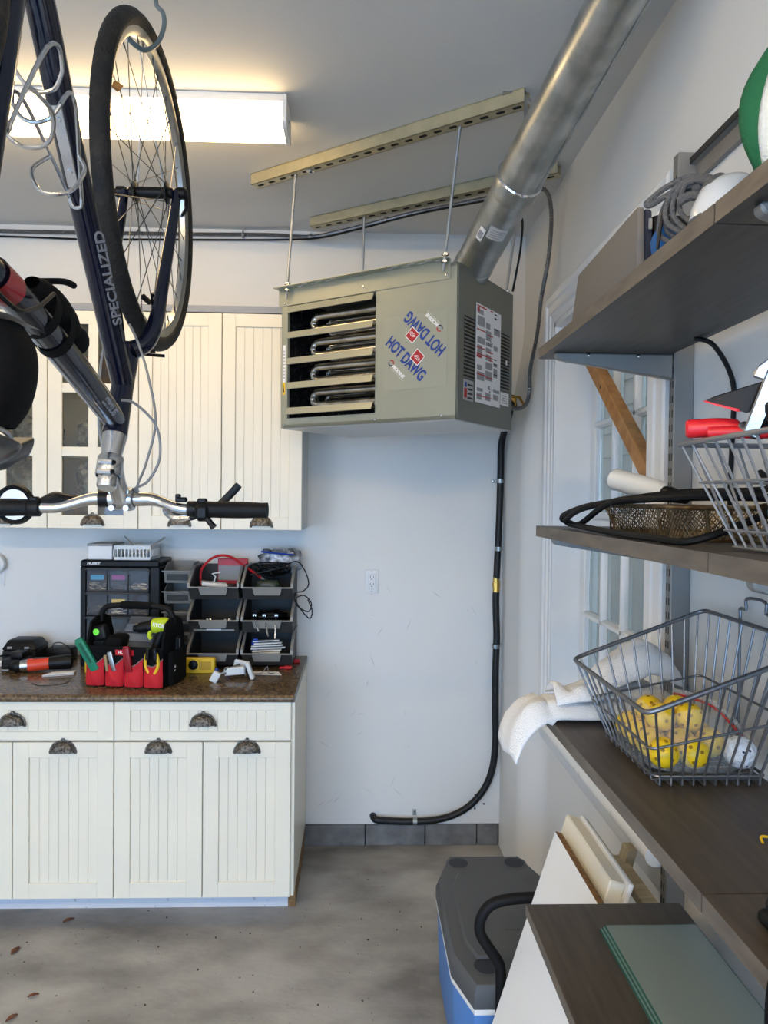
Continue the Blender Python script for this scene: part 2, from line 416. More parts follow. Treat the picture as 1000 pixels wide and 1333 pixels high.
base_unit(-1.585, -1.227, -0.869, 'white beadboard base cabinet at the left edge, below the charger end of the countertop')
# --- countertop
m_ctr = mat('speckled_brown_laminate', (112, 92, 66), 0.22, rgb2=(74, 60, 44), vscale=95, detail=8, ramp=(0.36, 0.62), bump=0.03, bscale=200)
mb = MB(); xr = -0.224; xl = -1.60
pr = [(2.632+0.013*(1-math.sin(PI*i/8)), 0.844+0.013*math.cos(PI*i/8)) for i in range(9)]
pr = [(2.632+0.0135*(1-math.sin(PI*i/8)), 0.8435-0.0135*math.cos(PI*i/8)) for i in range(9)]+[(YB-0.001, 0.857), (YB-0.001, 0.830)]
mb.prism(pr, xl, xr, 'YZ'); ctr = mb.build('countertop', m_ctr, sharp=0.5); tag(ctr, 'speckled brown laminate countertop with a rounded front edge on the white base cabinets', 'countertop')
MB().hexa([(xr+0.0002, 2.640, 0.831), (xr+0.0018, 2.640, 0.831), (xr+0.0018, YB-0.002, 0.831), (xr+0.0002, YB-0.002, 0.831)], [(xr+0.0002, 2.640, 0.856), (xr+0.0018, 2.640, 0.856), (xr+0.0018, YB-0.002, 0.856), (xr+0.0002, YB-0.002, 0.856)]).build('end_strip', mat('edge_strip', (120, 112, 100), 0.35), ctr)
ZT = 0.857
# --- wall units
YU = 2.965; ZU0, ZU1 = 1.433, 2.296
def wall_unit(xl, xm, xr, label, glazed):
    t = thing('wall_cabinet', label, 'cabinet', ((xl+xr)/2, 3.14, ZU0), group='wall cabinets along the back wall')
    mb = MB(); y0, y1 = YU+0.022, YB-0.002
    if glazed:
        mb.box(xl+.001, xr-.001, y1-0.008, y1, ZU0, ZU1); mb.box(xl+.001, xl+0.017, y0, y1-.008, ZU0, ZU1); mb.box(xr-0.017, xr-.001, y0, y1-.008, ZU0, ZU1)
        mb.box(xl+0.017, xr-0.017, y0, y1-.008, ZU0, ZU0+0.016); mb.box(xl+0.017, xr-0.017, y0, y1-.008, ZU1-0.016, ZU1)
    else: mb.box(xl+.001, xr-.001, y0, y1, ZU0, ZU1)
    mb.build('body', m_cab if glazed else m_cabside, t)
    for a, b_ in ((xl, xm), (xm, xr)):
        if not glazed:
            d = bead_front('door', t, a, b_, ZU0, ZU1, YU, 0.052, 0.0335)
        else:
            d = glass_door(t, a, b_)
        cup_pull(d, (a+b_)/2, YU, ZU0+0.025, 0.096)
    if glazed:
        for zz in (1.733, 2.0): MB().box(xl+0.018, xr-0.018, y0+0.03, y1-.009, zz-0.016, zz).build('shelf', m_cab, t)
    return t
def glass_door(t, x0, x1):
    g = 0.0016; x0 += g; x1 -= g; z0, z1 = ZU0+g, ZU1-g; st = 0.056; mb = MB(); th = 0.02
    mb.box(x0, x0+st, YU, YU+th, z0, z1, bev=0.0014); mb.box(x1-st, x1, YU, YU+th, z0, z1, bev=0.0014)
    mb.box(x0+st-.0005, x1-st+.0005, YU+.0004, YU+th, z0, z0+0.052, bev=0.0012); mb.box(x0+st-.0005, x1-st+.0005, YU+.0004, YU+th, z1-0.052, z1, bev=0.0012)
    d = mb.build('door', m_cab, t)
    xa, xb, za, zb = x0+st, x1-st, z0+0.052, z1-0.052
    xm = (xa+xb)/2; n = 3
    MB().box(xm-0.019, xm+0.019, YU+.001, YU+0.018, za-.001, zb+.001, bev=0.0015).build('muntin', m_cab, d)
    for k in range(1, n):
        zm = za+(zb-za)*k/n
        MB().box(xa-.001, xb+.001, YU+.0014, YU+0.0176, zm-0.019, zm+0.019, bev=0.0015).build('muntin', m_cab, d)
    for c in ((xa, xm-0.019), (xm+0.019, xb)):
        for k in range(n):
            zz0 = za+(zb-za)*k/n+(0.019 if k else 0); zz1 = za+(zb-za)*(k+1)/n-(0.019 if k < n-1 else 0)
            MB().box(c[0], c[1], YU+0.009, YU+0.012, zz0, zz1).build('pane', m_glass, d)
    return d
wall_unit(-0.877, -0.549, -0.227, 'cream beadboard wall cabinet with solid doors, its right end behind the heater', False)
wall_unit(-1.592, -1.234, -0.877, 'cream wall cabinet with small glass panes, behind the hanging bicycle', True)
m_grey = mat('grey_crown_paint', (150, 151, 153), 0.5)
mb = MB(); mb.prism([(YU-0.004, ZU1+0.001), (YU-0.010, ZU1+0.020), (YU-0.010, ZU1+0.026), (YB-0.001, ZU1+0.026), (YB-0.001, ZU1+0.001)], -1.6, -0.224, 'YZ')
o = mb.build('cornice_strip', m_grey); tag(o, 'thin grey cornice strip along the top of the cream wall cabinets', 'trim')
# things behind the glass panes
m_bag = mat('crumpled_clear_bag', (190, 196, 204), 0.15, rgb2=(84, 88, 96), vscale=40, bump=1.0, bscale=45, metal=0.35)
m_foil = mat('crumpled_foil', (212, 214, 220), 0.2, 0.85, rgb2=(120, 120, 128), vscale=60, bump=1.0, bscale=60)
def lump(name, c, sz, mt, lab, cat, amp=0.25, seed=0, grp=None):
    mb = MB(); S = V((seed*3.1, seed*1.7, 0))
    def fn(u, v):
        th, ph = 2*PI*u, PI*v
        p = V((math.sin(ph)*math.cos(th), math.sin(ph)*math.sin(th), -math.cos(ph)))
        p = V([math.copysign(abs(q)**0.55, q) for q in p])
        k = 1+amp*noise.noise(p*2.6+S)+amp*0.5*noise.noise(p*7+S)
        return V((c[0]+sz[0]/2*p.x*k, c[1]+sz[1]/2*p.y*k, max(c[2], c[2]+sz[2]/2+sz[2]/2*p.z*k)))
    mb.grid(fn, 30, 18, cu=True)
    o = mb.build(name, mt, sharp=3); tag(o, lab, cat, grp); return o
ZS = [ZU0+0.0165, 1.7335, 2.0005]
lump('plastic_bag', (-1.33, 3.12, ZS[1]), (0.16, 0.16, 0.14), m_bag, 'crumpled clear plastic bag on the middle shelf behind the left glass door', 'bag', 0.3, 1)
lump('plastic_bag', (-1.03, 3.12, ZS[1]), (0.24, 0.18, 0.15), m_bag, 'crumpled clear plastic bag on the middle shelf behind the right glass door', 'bag', 0.3, 2)
lump('foil_packet', (-1.35, 3.10, ZS[0]), (0.2, 0.16, 0.26), m_foil, 'crinkled silver foil packet at the bottom behind the left glass door', 'packet', 0.22, 3)
lump('foil_packet', (-1.04, 3.10, ZS[0]+0.1), (0.22, 0.16, 0.15), m_foil, 'crinkled silver foil packet on the brown box behind the right glass door', 'packet', 0.22, 4)
m_card = mat('brown_cardboard', (150, 118, 84), 0.8, var=0.1)
MBx = MB().box(-1.15, -0.92, 3.02, 3.22, ZS[0], ZS[0]+0.1, bev=0.002)
o = MBx.build('cardboard_box', m_card); tag(o, 'low brown cardboard box at the bottom behind the right glass door', 'box')
MB().box(-1.06, -1.01, 3.0199, 3.221, ZS[0]+0.1, ZS[0]+0.1006).build('tape', mat('packing_tape', (190, 160, 110), 0.2), o)
MBx = MB().box(-1.12, -0.90, 3.05, 3.22, ZS[2], ZS[2]+0.13, bev=0.002)
o = MBx.build('cardboard_box', m_card); tag(o, 'brown cardboard box on the top shelf behind the right glass door', 'box')
MB().box(-1.035, -0.985, 3.0499, 3.221, ZS[2]+0.13, ZS[2]+0.1306).build('tape', MATS['packing_tape'], o)
# ================================================================== outlets
def outlet(x, z, lab):
    t = thing('wall_outlet', lab, 'outlet', (x, YB-0.001, z), group='wall outlets')
    MB().box(x-0.031, x+0.031, YB-0.006, YB-0.0002, z-0.053, z+0.053, bev=0.003, seg=2).build('cover_plate', m_white, t)
    MB().box(x-0.016, x+0.016, YB-0.0085, YB-0.005, z-0.034, z+0.034, bev=0.0015).build('receptacle', m_white, t)
    mb = MB()
    for dz in (-0.016, 0.016):
        mb.box(x-0.008, x-0.006, YB-0.0088, YB-0.008, z+dz+0.001, z+dz+0.010); mb.box(x+0.006, x+0.008, YB-0.0088, YB-0.008, z+dz+0.001, z+dz+0.009)
        mb.cyl((x, YB-0.0088, z+dz-0.006), (x, YB-0.008, z+dz-0.006), 0.003, n=8)
    mb.build('slots', m_gap, t)
    mb = MB()
    for dz in (-0.044, 0.044): mb.lathe([(0, .0014), (0.003, 0.001), (0.0034, 0)], (x, YB-0.006, z+dz), (0, -1, 0), 8)
    mb.build('screws', m_steel, t)
outlet(0.063, 1.193, 'white duplex wall outlet on the bare wall beside the gas line')
outlet(-1.585, 1.215, 'white wall outlet at the left edge, partly behind the round white plug')
t = thing('round_plug', 'round white plug-in light on the outlet at the left edge', 'plug', (-1.585, 3.27, 1.23))
MB().lathe([(0, 0.045), (0.03, 0.044), (0.041, 0.036), (0.043, 0.02), (0.036, 0.0045), (0, 0.0045)], (-1.582, YB-0.005, 1.262), (0, -1, 0), 28).build('body', m_white, t)
MB().lathe([(0.010, 0.0448), (0.011, 0.0465), (0.013, 0.0465), (0.014, 0.0445)], (-1.582, YB-0.005, 1.262), (0, -1, 0), 20).build('ring', mat('pale_grey_plastic', (190, 190, 188), 0.4), t)

# ================================================================== unit heater
HA = -math.atan2(0.40, 0.587)
HL, HW, HZ0, HZ1 = 0.71, 0.447, 1.818, 2.309
FH = frame((-0.286, 2.71, 0), HA)           # local x along the front (left to right), y to the rear
ht = thing('unit_heater', 'grey-green ceiling-hung gas unit heater with louvered front and blue lettering', 'heater', (-0.286, 2.71, HZ0), HA)
m_hdark = mat('heater_inside', (34, 34, 34), 0.5, 0.6, rgb2=(90, 90, 92), vscale=60, ramp=(0.55, 0.7), bump=0.6, bscale=60)
OX0, OX1, OB0, OB1 = 0.028, 0.408, HZ0+0.034, HZ0+0.440   # louver opening
mb = MB(FH)
tk = 0.012
mb.box(0, HL, HW-tk, HW, HZ0, HZ1); mb.box(0, tk, 0, HW, HZ0, HZ1); mb.box(0, HL, 0, HW, HZ0, HZ0+tk); mb.box(0, HL, 0, HW, HZ1-tk, HZ1)
mb.box(OX1, HL, 0.0, tk, HZ0, HZ1); mb.box(0, OX0, 0, tk, HZ0, HZ1); mb.box(OX0, OX1, 0, tk, HZ0, OB0); mb.box(OX0, OX1, 0, tk, OB1, HZ1)
mb.box(OX1, OX1+0.004, tk, HW-tk, HZ0+tk, HZ1-tk)
mb.build('casing', m_heater, ht)
MB(FH).box(tk, OX1, 0.27, 0.28, HZ0+tk, HZ1-tk).build('inner_back', m_hdark, ht)
MB(FH).box(tk+.0005, tk+0.004, 0.02, 0.27, HZ0+tk, HZ1-tk).build('inner_side', m_hdark, ht)
MB(FH).box(0.004, HL-0.002, 0.004, HW-0.004, HZ0-0.0025, HZ0-0.0002).build('bounce_plate', mat('floor_bounce_grey', (196, 196, 192), 0.4, 0.3), ht)  # added plate, light reflected off the floor put into its pale colour
# louvers, each one tilted blade with rolled lip
lz = [HZ0+0.060, HZ0+0.151, HZ0+0.239, HZ0+0.332, HZ0+0.424]
for i, z in enumerate(lz):
    mb = MB(FH); a = 0.30 if i > 2 else 0.12
    pr = [(-0.020, z-0.013), (-0.017, z-0.014), (-0.006, z+0.009), (0.020, z+0.011), (0.020, z+0.013), (-0.008, z+0.0115)]
    mb.prism(pr, OX0+0.006, OX1-0.004, 'YZ'); mb.build('louver', m_heater, ht)
    mb = MB(FH)
    for xx in (OX0+0.004, OX1-0.002): mb.cyl((xx-0.003, 0.004, z+0.006), (xx+0.003, 0.004, z+0.006), 0.004, n=8)
    mb.build('louver_pin', m_steel, ht)
# heat exchanger tubes (serpentine, ribbed bends)
m_tube = mat('aluminized_tube', (190, 188, 184), 0.2, 1.0, rgb2=(140, 138, 134), vscale=18)
for z in (HZ0+0.105, HZ0+0.195, HZ0+0.285, HZ0+0.378):
    for k, yy in enumerate((0.055, 0.14)):
        pts = [(OX1-0.002, yy, z+0.022)]+[(0.135-0.030*math.sin(PI*j/10), yy, z+0.024*math.cos(PI*j/10)) for j in range(11)]+[(OX1-0.002, yy, z-0.022)]
        rs = [0.0155]+[0.0155+(0.0016 if j % 2 else -0.0006) for j in range(11)]+[0.0155]
        MB(FH).tube(pts, rs, 12).build('exchanger_tube', m_tube, ht)
# hanging flanges front and rear (with slots)
def flange(y0, sgn, nm):
    mb = MB(FH); zt = HZ1+0.012
    mb.box(-0.012, HL-0.022, y0-0.0015, y0+0.0015, HZ1-0.05, zt)
    mb.box(-0.012, HL-0.022, min(y0, y0+sgn*0.036), max(y0, y0+sgn*0.036), zt-0.003, zt)
    f_ = mb.build(nm, m_heater, ht)
    mb = MB(FH)
    for k in range(11):
        x = 0.02+k*0.062
        for yo in (0.011, 0.025):
            if k in (4, 5, 6) : continue
            mb.box(x+(0.03 if yo > .02 else 0), x+0.024+(0.03 if yo > .02 else 0), y0+sgn*yo-0.003, y0+sgn*yo+0.003, zt-0.0034, zt-0.0030)
    mb.build('slots', m_paper, f_)
    return f_
flange(-0.0016, -1, 'hanging_flange')
flange(HW+0.0016, 1, 'hanging_flange')
# screws on the front and right sides
for x, z in ((0.016, HZ1-0.042), (0.36, HZ1-0.030), (HL-0.034, HZ1-0.038), (0.014, HZ0+0.012), (0.41, HZ0+0.012), (HL-0.05, HZ0+0.014)):
    MB(FH).lathe([(0, .004), (0.004, 0.003), (0.0055, 0.0)], (x, -0.0032 if z > HZ1-.06 else 0, z), (0, -1, 0), 8).build('screw', m_chrome, ht)
# right end panel: two louver grilles, big instruction label, small labels
m_endp = mat('heater_end_dark', (112, 113, 104), 0.36, 0.25, var=0.06, vscale=6)  # darker copy of the heater finish for the end panel and slats
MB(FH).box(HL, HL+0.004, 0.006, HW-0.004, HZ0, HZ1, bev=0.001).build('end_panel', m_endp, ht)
def FE(y, z): return FH @ Matrix.Translation((HL+0.0042, y, z)) @ Matrix(((0, 0, 1, 0), (1, 0, 0, 0), (0, 1, 0, 0), (0, 0, 0, 1)))
for y0, y1, z0, z1 in ((0.045, 0.125, HZ0+0.135, HZ0+0.335), (0.33, 0.415, HZ0+0.135, HZ0+0.335)):
    MB(FH).box(HL+0.0038, HL+0.0043, y0, y1, z0, z1).build('grille_back', m_gap, ht)
    n = 17; first = None; dz = (z1-z0)/n
    for i in range(n):
        if first is None: first = MB(FH).hexa([(HL+.004, y0, z0), (HL+.0075, y0, z0), (HL+.0075, y1, z0), (HL+.004, y1, z0)], [(HL+.004, y0, z0+dz*.5), (HL+.005, y0, z0+dz*.5), (HL+.005, y1, z0+dz*.5), (HL+.004, y1, z0+dz*.5)]).build('grille_slat', m_endp, ht)
        else: share(first, 'grille_slat', ht, (0, 0, dz*i))
m_red = mat('red_print', (176, 40, 44), 0.5); m_blue = mat('blue_print', (24, 62, 140), 0.45); m_blk = mat('black_print', (40, 40, 42), 0.6); m_gpr = mat('grey_fine_print', (150, 151, 152), 0.6)
lb = MB(FH).box(HL+0.0078, HL+0.0086, 0.125, 0.325, HZ0+0.068, HZ0+0.392).build('instruction_label', m_paper, ht)
def lbl_rects(rs, mt, nm, x=HL+0.0088):
    mb = MB(FH)
    for y0, y1, z0, z1 in rs: mb.box(x-.0003, x, y0, y1, HZ0+z0, HZ0+z1)
    tag(mb.build(nm, mt, lb), kind='stuff')
rs = []; rr = random.Random(3)
for c0, c1 in ((0.135, 0.193), (0.202, 0.256), (0.266, 0.318)):
    z = 0.375
    while z > 0.085:
        hh = rr.uniform(0.010, 0.034)
        if rr.random() < 0.86: rs.append((c0, c1-rr.choice((0, 0, 0.012, 0.02)), max(0.078, z-hh), z))
        z -= hh+0.006
lbl_rects(rs, m_gpr, 'fine_print')
lbl_rects([(0.132, 0.205, 0.382, 0.387), (0.132, 0.150, 0.366, 0.380), (0.235, 0.258, 0.384, 0.388), (0.130, 0.200, 0.306, 0.310), (0.215, 0.258, 0.300, 0.304), (0.130, 0.200, 0.247, 0.251), (0.215, 0.258, 0.243, 0.247), (0.130, 0.258, 0.226, 0.230), (0.130, 0.170, 0.216, 0.224), (0.225, 0.258, 0.217, 0.221), (0.132, 0.200, 0.160, 0.164), (0.205, 0.258, 0.157, 0.161), (0.132, 0.258, 0.090, 0.093)], m_red, 'red_rules', HL+.0092)
lbl_rects([(0.268, 0.29, 0.38, 0.384), (0.268, 0.288, 0.366, 0.371), (0.268, 0.296, 0.330, 0.334), (0.268, 0.29, 0.226, 0.23), (0.268, 0.29, 0.21, 0.214), (0.268, 0.3, 0.175, 0.179)], m_blk, 'headings', HL+.0092)
mb = MB(FH)
for k in range(16):
    y, z = 0.210+0.042*rr.random(), HZ0+(0.268 if k % 2 else 0.110)+0.018*rr.random()
    mb.box(HL+.0088, HL+.0092, y, y+0.006, z, z+0.0035)
mb.build('diagram', m_blk, lb)
l2 = MB(FH).box(HL+0.0042, HL+0.0048, 0.045, 0.118, HZ0+0.066, HZ0+0.132).build('approval_label', mat('silver_label', (168, 168, 166), 0.4), ht)
mb = MB(FH); mb.box(HL+.0048, HL+.0051, 0.052, 0.068, HZ0+.108, HZ0+.124); mb.build('blue_mark', m_blue, l2)
mb = MB(FH)
for k in range(4): mb.box(HL+.0048, HL+.0051, 0.074, 0.112, HZ0+.072+.014*k, HZ0+.078+.014*k)
mb.build('text_lines', m_blk, l2)
mb = MB(FH); mb.box(HL+.0048, HL+.0051, 0.05, 0.07, HZ0+.074, HZ0+.104); mb.build('red_mark', m_red, l2)
l3 = MB(FH).box(HL+0.0042, HL+0.0048, 0.338, 0.412, HZ0+0.082, HZ0+0.128).build('small_label', m_paper, ht)
mb = MB(FH)
for k in range(4): mb.box(HL+.0048, HL+.0051, 0.352, 0.400-0.008*(k % 2), HZ0+.090+.008*k, HZ0+.093+.008*k)
mb.build('text_lines', m_gpr, l3)
MB(FH).box(HL+.004, HL+.010, 0.372, 0.384, HZ0+0.225, HZ0+0.245, bev=0.002).build('latch', m_chrome, ht)
# narrow label on the left front stile
l4 = MB(FH).box(0.006, 0.019, -0.0006, 0, HZ0+0.12, HZ0+0.30).build('narrow_label', m_paper, ht)
MB(FH).box(0.006, 0.019, -0.0010, -0.0006, HZ0+0.12, HZ0+0.165).build('yellow_warning', mat('warning_yellow', (222, 184, 40), 0.5), l4)
mb = MB(FH)
for k in range(9): mb.box(0.009, 0.016, -0.001, -0.0006, HZ0+0.18+.012*k, HZ0+0.184+.012*k)
mb.build('text_lines', m_gpr, l4)
MB(FH).hexa([(0.010, -0.0013, HZ0+0.13), (0.015, -0.0013, HZ0+0.13), (0.015, -0.001, HZ0+0.13), (0.010, -0.001, HZ0+0.13)], [(0.010, -0.0013, HZ0+0.155), (0.012, -0.0013, HZ0+0.155), (0.012, -0.001, HZ0+0.155), (0.010, -0.001, HZ0+0.155)]).build('warning_mark', m_blk, l4)
# big decal: two copies of the lettering, one upside down
m_decal = mat('clear_decal', (162, 164, 148), 0.3, 0.25)
dc = MB(FH).box(0.442, 0.678, -0.0006, 0.0, HZ0+0.105, HZ0+0.345).build('decal', m_decal, ht)
m_wpr = mat('white_print', (240, 240, 238), 0.5)
BX = Matrix(((1, 0, 0, 0), (0, 0, -1, 0), (0, 1, 0, 0), (0, 0, 0, 1)))   # text plane facing -y
def dcl(x, z, ang): return FH @ Matrix.Translation((x, -0.0012, HZ0+z)) @ BX @ Matrix.Rotation(ang, 4, 'Z')
for (ox, oz, ang) in ((0.526, 0.204, -0.785), (0.597, 0.280, -0.785+PI)):
    B = dcl(ox, oz, ang); T = lambda x, y: B @ Matrix.Translation((x, y, 0))
    text('HOT DAWG', 0.053, T(0, 0), m_blue, dc, sx=0.64, bold=0.0016)
    text('MODINE', 0.016, T(0.008, -0.047), m_wpr, dc, sx=0.95, bold=0.0006, shear=0.25)
    mbx = MB(T(-0.032, -0.045)); mbx.lathe([(0.007, 0), (0.007, .0006), (0.011, .0006), (0.011, 0)], n=14, a0=0.4, a1=PI*0.9); mbx.build('logo_arc', m_red, dc)
    mbx = MB(T(-0.032, -0.045)); mbx.lathe([(0.007, 0), (0.007, .0006), (0.011, .0006), (0.011, 0)], n=14, a0=PI*1.1, a1=PI*1.9); mbx.build('logo_arc', mat('navy_print', (30, 44, 84), 0.5), dc)
    mbx = MB(T(0.012, -0.057)); mbx.box(-0.03, 0.03, 0, 0.0007, 0, 0.0004); mbx.build('logo_line', m_wpr, dc)
    # red diamond emblem overlapping the letters
    E_ = T(0.031, 0.033)
    mbx = MB(E_); mbx.box(-0.020, 0.020, -0.020, 0.020, 0.0006, 0.0010, bev=0.0); e_ = mbx.build('emblem', m_wpr, dc)
    mbx = MB(E_); mbx.box(-0.0175, 0.0175, -0.0175, 0.0175, 0.0010, 0.0014); mbx.build('emblem_field', m_red, dc)
    mbx = MB(E_)
    for k in range(3): mbx.lathe([(0.0045+.0045*k, 0.0014), (0.0045+.0045*k, .0017), (0.006+.0045*k, .0017), (0.006+.0045*k, .0014)], (0.001, -0.010, 0), n=10, a0=0.3, a1=PI-0.3)
    mbx.build('emblem_lines', m_wpr, dc)
# gas inlet, controls and cable at the rear of the heater
m_flex = mat('flexible_conduit', (120, 120, 120), 0.4, 0.9)
def helixwrap(mb, pts, r, n=7):
    """armoured cable: tube with ridges"""
    P = smooth_path(pts, 14); out = [P[0]]; rs = [r]
    for p, q in zip(P, P[1:]):
        k = max(1, round((q-p).length/0.0042))
        for i in range(1, k+1): out.append(p.lerp(q, i/k))
    rs = [r*(1.06 if i % 2 else 0.74) for i in range(len(out))]
    mb.tube(out, rs, n)
    return mb
# --- struts under the ceiling
m_hole = mat('strut_hole', (30, 28, 24), 0.8)
def strut(p0, p1, lab):
    p0, p1 = V(p0), V(p1); L = (p1-p0).length; a = math.atan2(p1.y-p0.y, p1.x-p0.x)
    F = frame((p0.x, p0.y, 0), a); t = thing('strut_channel', lab, 'channel', p0, a, group='strut channels on the ceiling')
    mb = MB(F); hw = 0.0205; z0 = 2.704; z1 = ZC-0.0005
    mb.box(0, L, -hw, hw, z0, z0+0.003); mb.box(0, L, -hw, -hw+0.003, z0, z1); mb.box(0, L, hw-0.003, hw, z0, z1)
    mb.box(0, L, -hw, -0.010, z1-0.003, z1); mb.box(0, L, 0.010, hw, z1-0.003, z1)
    mb.build('channel', m_yzinc, t)
    n = int(L/0.0508); src = None
    for i in range(n):
        x = 0.03+i*0.0508*(L-0.06)/((n-1)*0.0508)
        if src is None:
            pr = [(0.0145*math.copysign(1, math.cos(th))*0.5+0.007*math.cos(th), 0.007*math.sin(th)) for th in [2*PI*k/12+PI/12 for k in range(12)]]
            src = MB(F @ Matrix.Translation((x, 0, 0))).prism(pr, z0-0.0006, z0-0.0001, 'XY').build('slot', m_hole, t); x0 = x
        else: share(src, 'slot', t, (x-x0, 0, 0))
    return t
SF0, SF1 = V((-0.392, 2.745, 2.704)), V((0.473, 2.131, 2.704))
SR0, SR1 = V((-0.206, 3.15, 2.704)), V((0.691, 2.584, 2.704))
strut(SF0, SF1, 'slotted yellow-zinc strut channel on the ceiling, nearer the camera')
strut(SR0, SR1, 'slotted yellow-zinc strut channel on the ceiling, nearer the back wall')
# bolts in the near strut
mb = MB(); mb.lathe([(0.016, 0), (0.016, 0.003), (0.008, 0.003), (0.008, 0.010), (0, 0.011)], SF0.lerp(SF1, 0.245)+V((0, 0, -0.0006)), (0, 0, -1), 6)
o = mb.build('lag_bolt', m_chrome); tag(o, 'hex lag bolt head under the nearer strut channel', 'bolt')
# --- threaded rods
def rod(top, bot, lab):
    top, bot = V(top), V(bot); t = thing('threaded_rod', lab, 'rod', bot, group='threaded rods carrying the heater')
    MB().cyl(bot, top, 0.0052, n=10).build('shaft', m_zinc, t)
    d_ = (top-bot).normalized()
    for k in (0.030, 0.052):
        MB().lathe([(0.0115, 0), (0.0115, 0.008), (0.006, 0.009)], bot+d_*(k-0.003), d_, 6).build('nut', m_chrome, t)
    MB().lathe([(0.015, 0), (0.015, 0.002), (0.006, 0.002)], bot+d_*0.042, d_, 12).build('washer', m_chrome, t)
    return t
def Hp(x, y, z): return FH @ V((x, y, z))
rod((-0.234, 2.702-0.07, 2.7035), Hp(0.035, -0.018, HZ1-0.030), 'threaded hanger rod at the left end of the heater front')
rod((0.298, 2.265, 2.7035), Hp(HL-0.04, -0.018, HZ1-0.030), 'threaded hanger rod at the right end of the heater front')
rod((0.011, 3.011, 2.7035), Hp(0.035, HW+0.018, HZ1-0.030), 'threaded hanger rod at the rear, behind the louvers')
rod((0.575, 2.66, 2.7035), Hp(HL-0.04, HW+0.018, HZ1-0.030), 'threaded hanger rod at the rear beside the flue pipe')

# ================================================================== flue pipe
fp = thing('flue_pipe', 'galvanized flue pipe rising from the heater to the ceiling along the right wall', 'pipe', (0.40, 2.50, HZ1))
A, B, C = V((0.372, 2.46, 2.34)), V((0.449, 2.10, 2.479)), V((0.559, 1.62, 2.667))
Rp = 0.063
dBC = (C-B).normalized(); dAB = (B-A).normalized()
MB().tube([A-dAB*0.03, B-dAB*0.02], Rp, 36).build('lower_section', m_gal, fp)
MB().tube([B-dAB*0.055, B-dAB*0.050, B+dBC*0.0, B+dBC*0.004], [Rp+.001, Rp+.0035, Rp+.0035, Rp+.001], 36).build('joint_band', m_gal, fp)
MB().tube([B-dAB*0.002, B+dBC*0.001, B+dBC*0.005, B+dBC*0.008], [Rp+.003, Rp+.0062, Rp+.0062, Rp+.003], 36).build('bead', m_chrome, fp)
MB().tube([B-dBC*0.02, C, C+dBC*0.35], Rp+.0018, 36).build('upper_section', m_gal, fp)
# lengthwise lock seam facing the wall side
sv = (V((0.5, -0.35, -0.5))-dBC*V((0.5, -0.35, -0.5)).dot(dBC)).normalized()*(Rp+.002)
MB().tube([B+dBC*0.01+sv, C+dBC*0.35+sv], 0.003, 6).build('lock_seam', m_gal, fp)
MB().lathe([(Rp+.003, -0.05), (Rp+.003, 0.05), (Rp-.004, 0.055)], A-dAB*0.03, dAB, 32).build('collar', m_gal, fp)
# labels on the pipe facing the camera
def pipe_label(s0, s1, a0, a1, mt, nm, dr, par):
    ax0 = A; ax = dAB; u = V((-1, 0, 0)); u = (u-ax*u.dot(ax)).normalized(); v = ax.cross(u)
    mb = MB(); mb.grid(lambda i, j: ax0+ax*(s0+(s1-s0)*i)+(u*math.cos(a0+(a1-a0)*j)+v*math.sin(a0+(a1-a0)*j))*(Rp+dr), 2, 10)
    return mb.build(nm, mt, par, sharp=3)
l_ = pipe_label(0.20, 0.26, 0.15, 1.25, m_paper, 'spec_sticker', 0.0008, fp)
def angle_to_cam():
    u = V((-1, 0, 0)); u = (u-dAB*u.dot(dAB)).normalized(); v = dAB.cross(u); c = (V((0, 0, CAM_H))-A); return math.atan2(c.dot(v), c.dot(u))
aC = angle_to_cam()
bpy.data.objects.remove(l_)
sg = 1 if aC > 0 else -1
m_sil = mat('silver_sticker', (182, 184, 184), 0.35)
pl = pipe_label(0.205, 0.255, aC-0.15*sg, aC+0.75*sg, m_sil, 'spec_sticker', 0.0008, fp)
for k in range(4): pipe_label(0.213+.009*k, 0.217+.009*k, aC-0.05*sg, aC+(0.5+0.05*k)*sg, m_gpr, 'text_line', 0.0013, pl)
pl = pipe_label(0.175, 0.225, aC-0.60*sg, aC-0.25*sg, m_paper, 'barcode_sticker', 0.0008, fp)
for k in range(6): pipe_label(0.184, 0.212, aC-(0.55-.045*k)*sg, aC-(0.53-.045*k)*sg, m_blk, 'bar', 0.0013, pl)
# angled bracket on the end of the near strut
t = thing('strap_bracket', 'bent steel strap bracket at the end of the nearer strut, holding the flue pipe', 'bracket', (0.44, 2.14, 2.66))
MB().box(0.405, 0.452, 2.135, 2.165, 2.739, 2.7445, bev=0.001).build('foot', m_steel, t)
MB().tube(smooth_path([(0.452, 2.15, 2.741), (0.462, 2.13, 2.735), (0.464, 2.11, 2.70), (0.466, 2.105, 2.66), (0.478, 2.09, 2.63)], 5), 0.009, 4, sx=0.35).build('strap', m_steel, t)
MB().lathe([(0.009, 0), (0.009, 0.007), (0, 0.008)], (0.472, 2.108, 2.70), (0.3, -1, -0.2), 6).build('bolt', m_chrome, t)

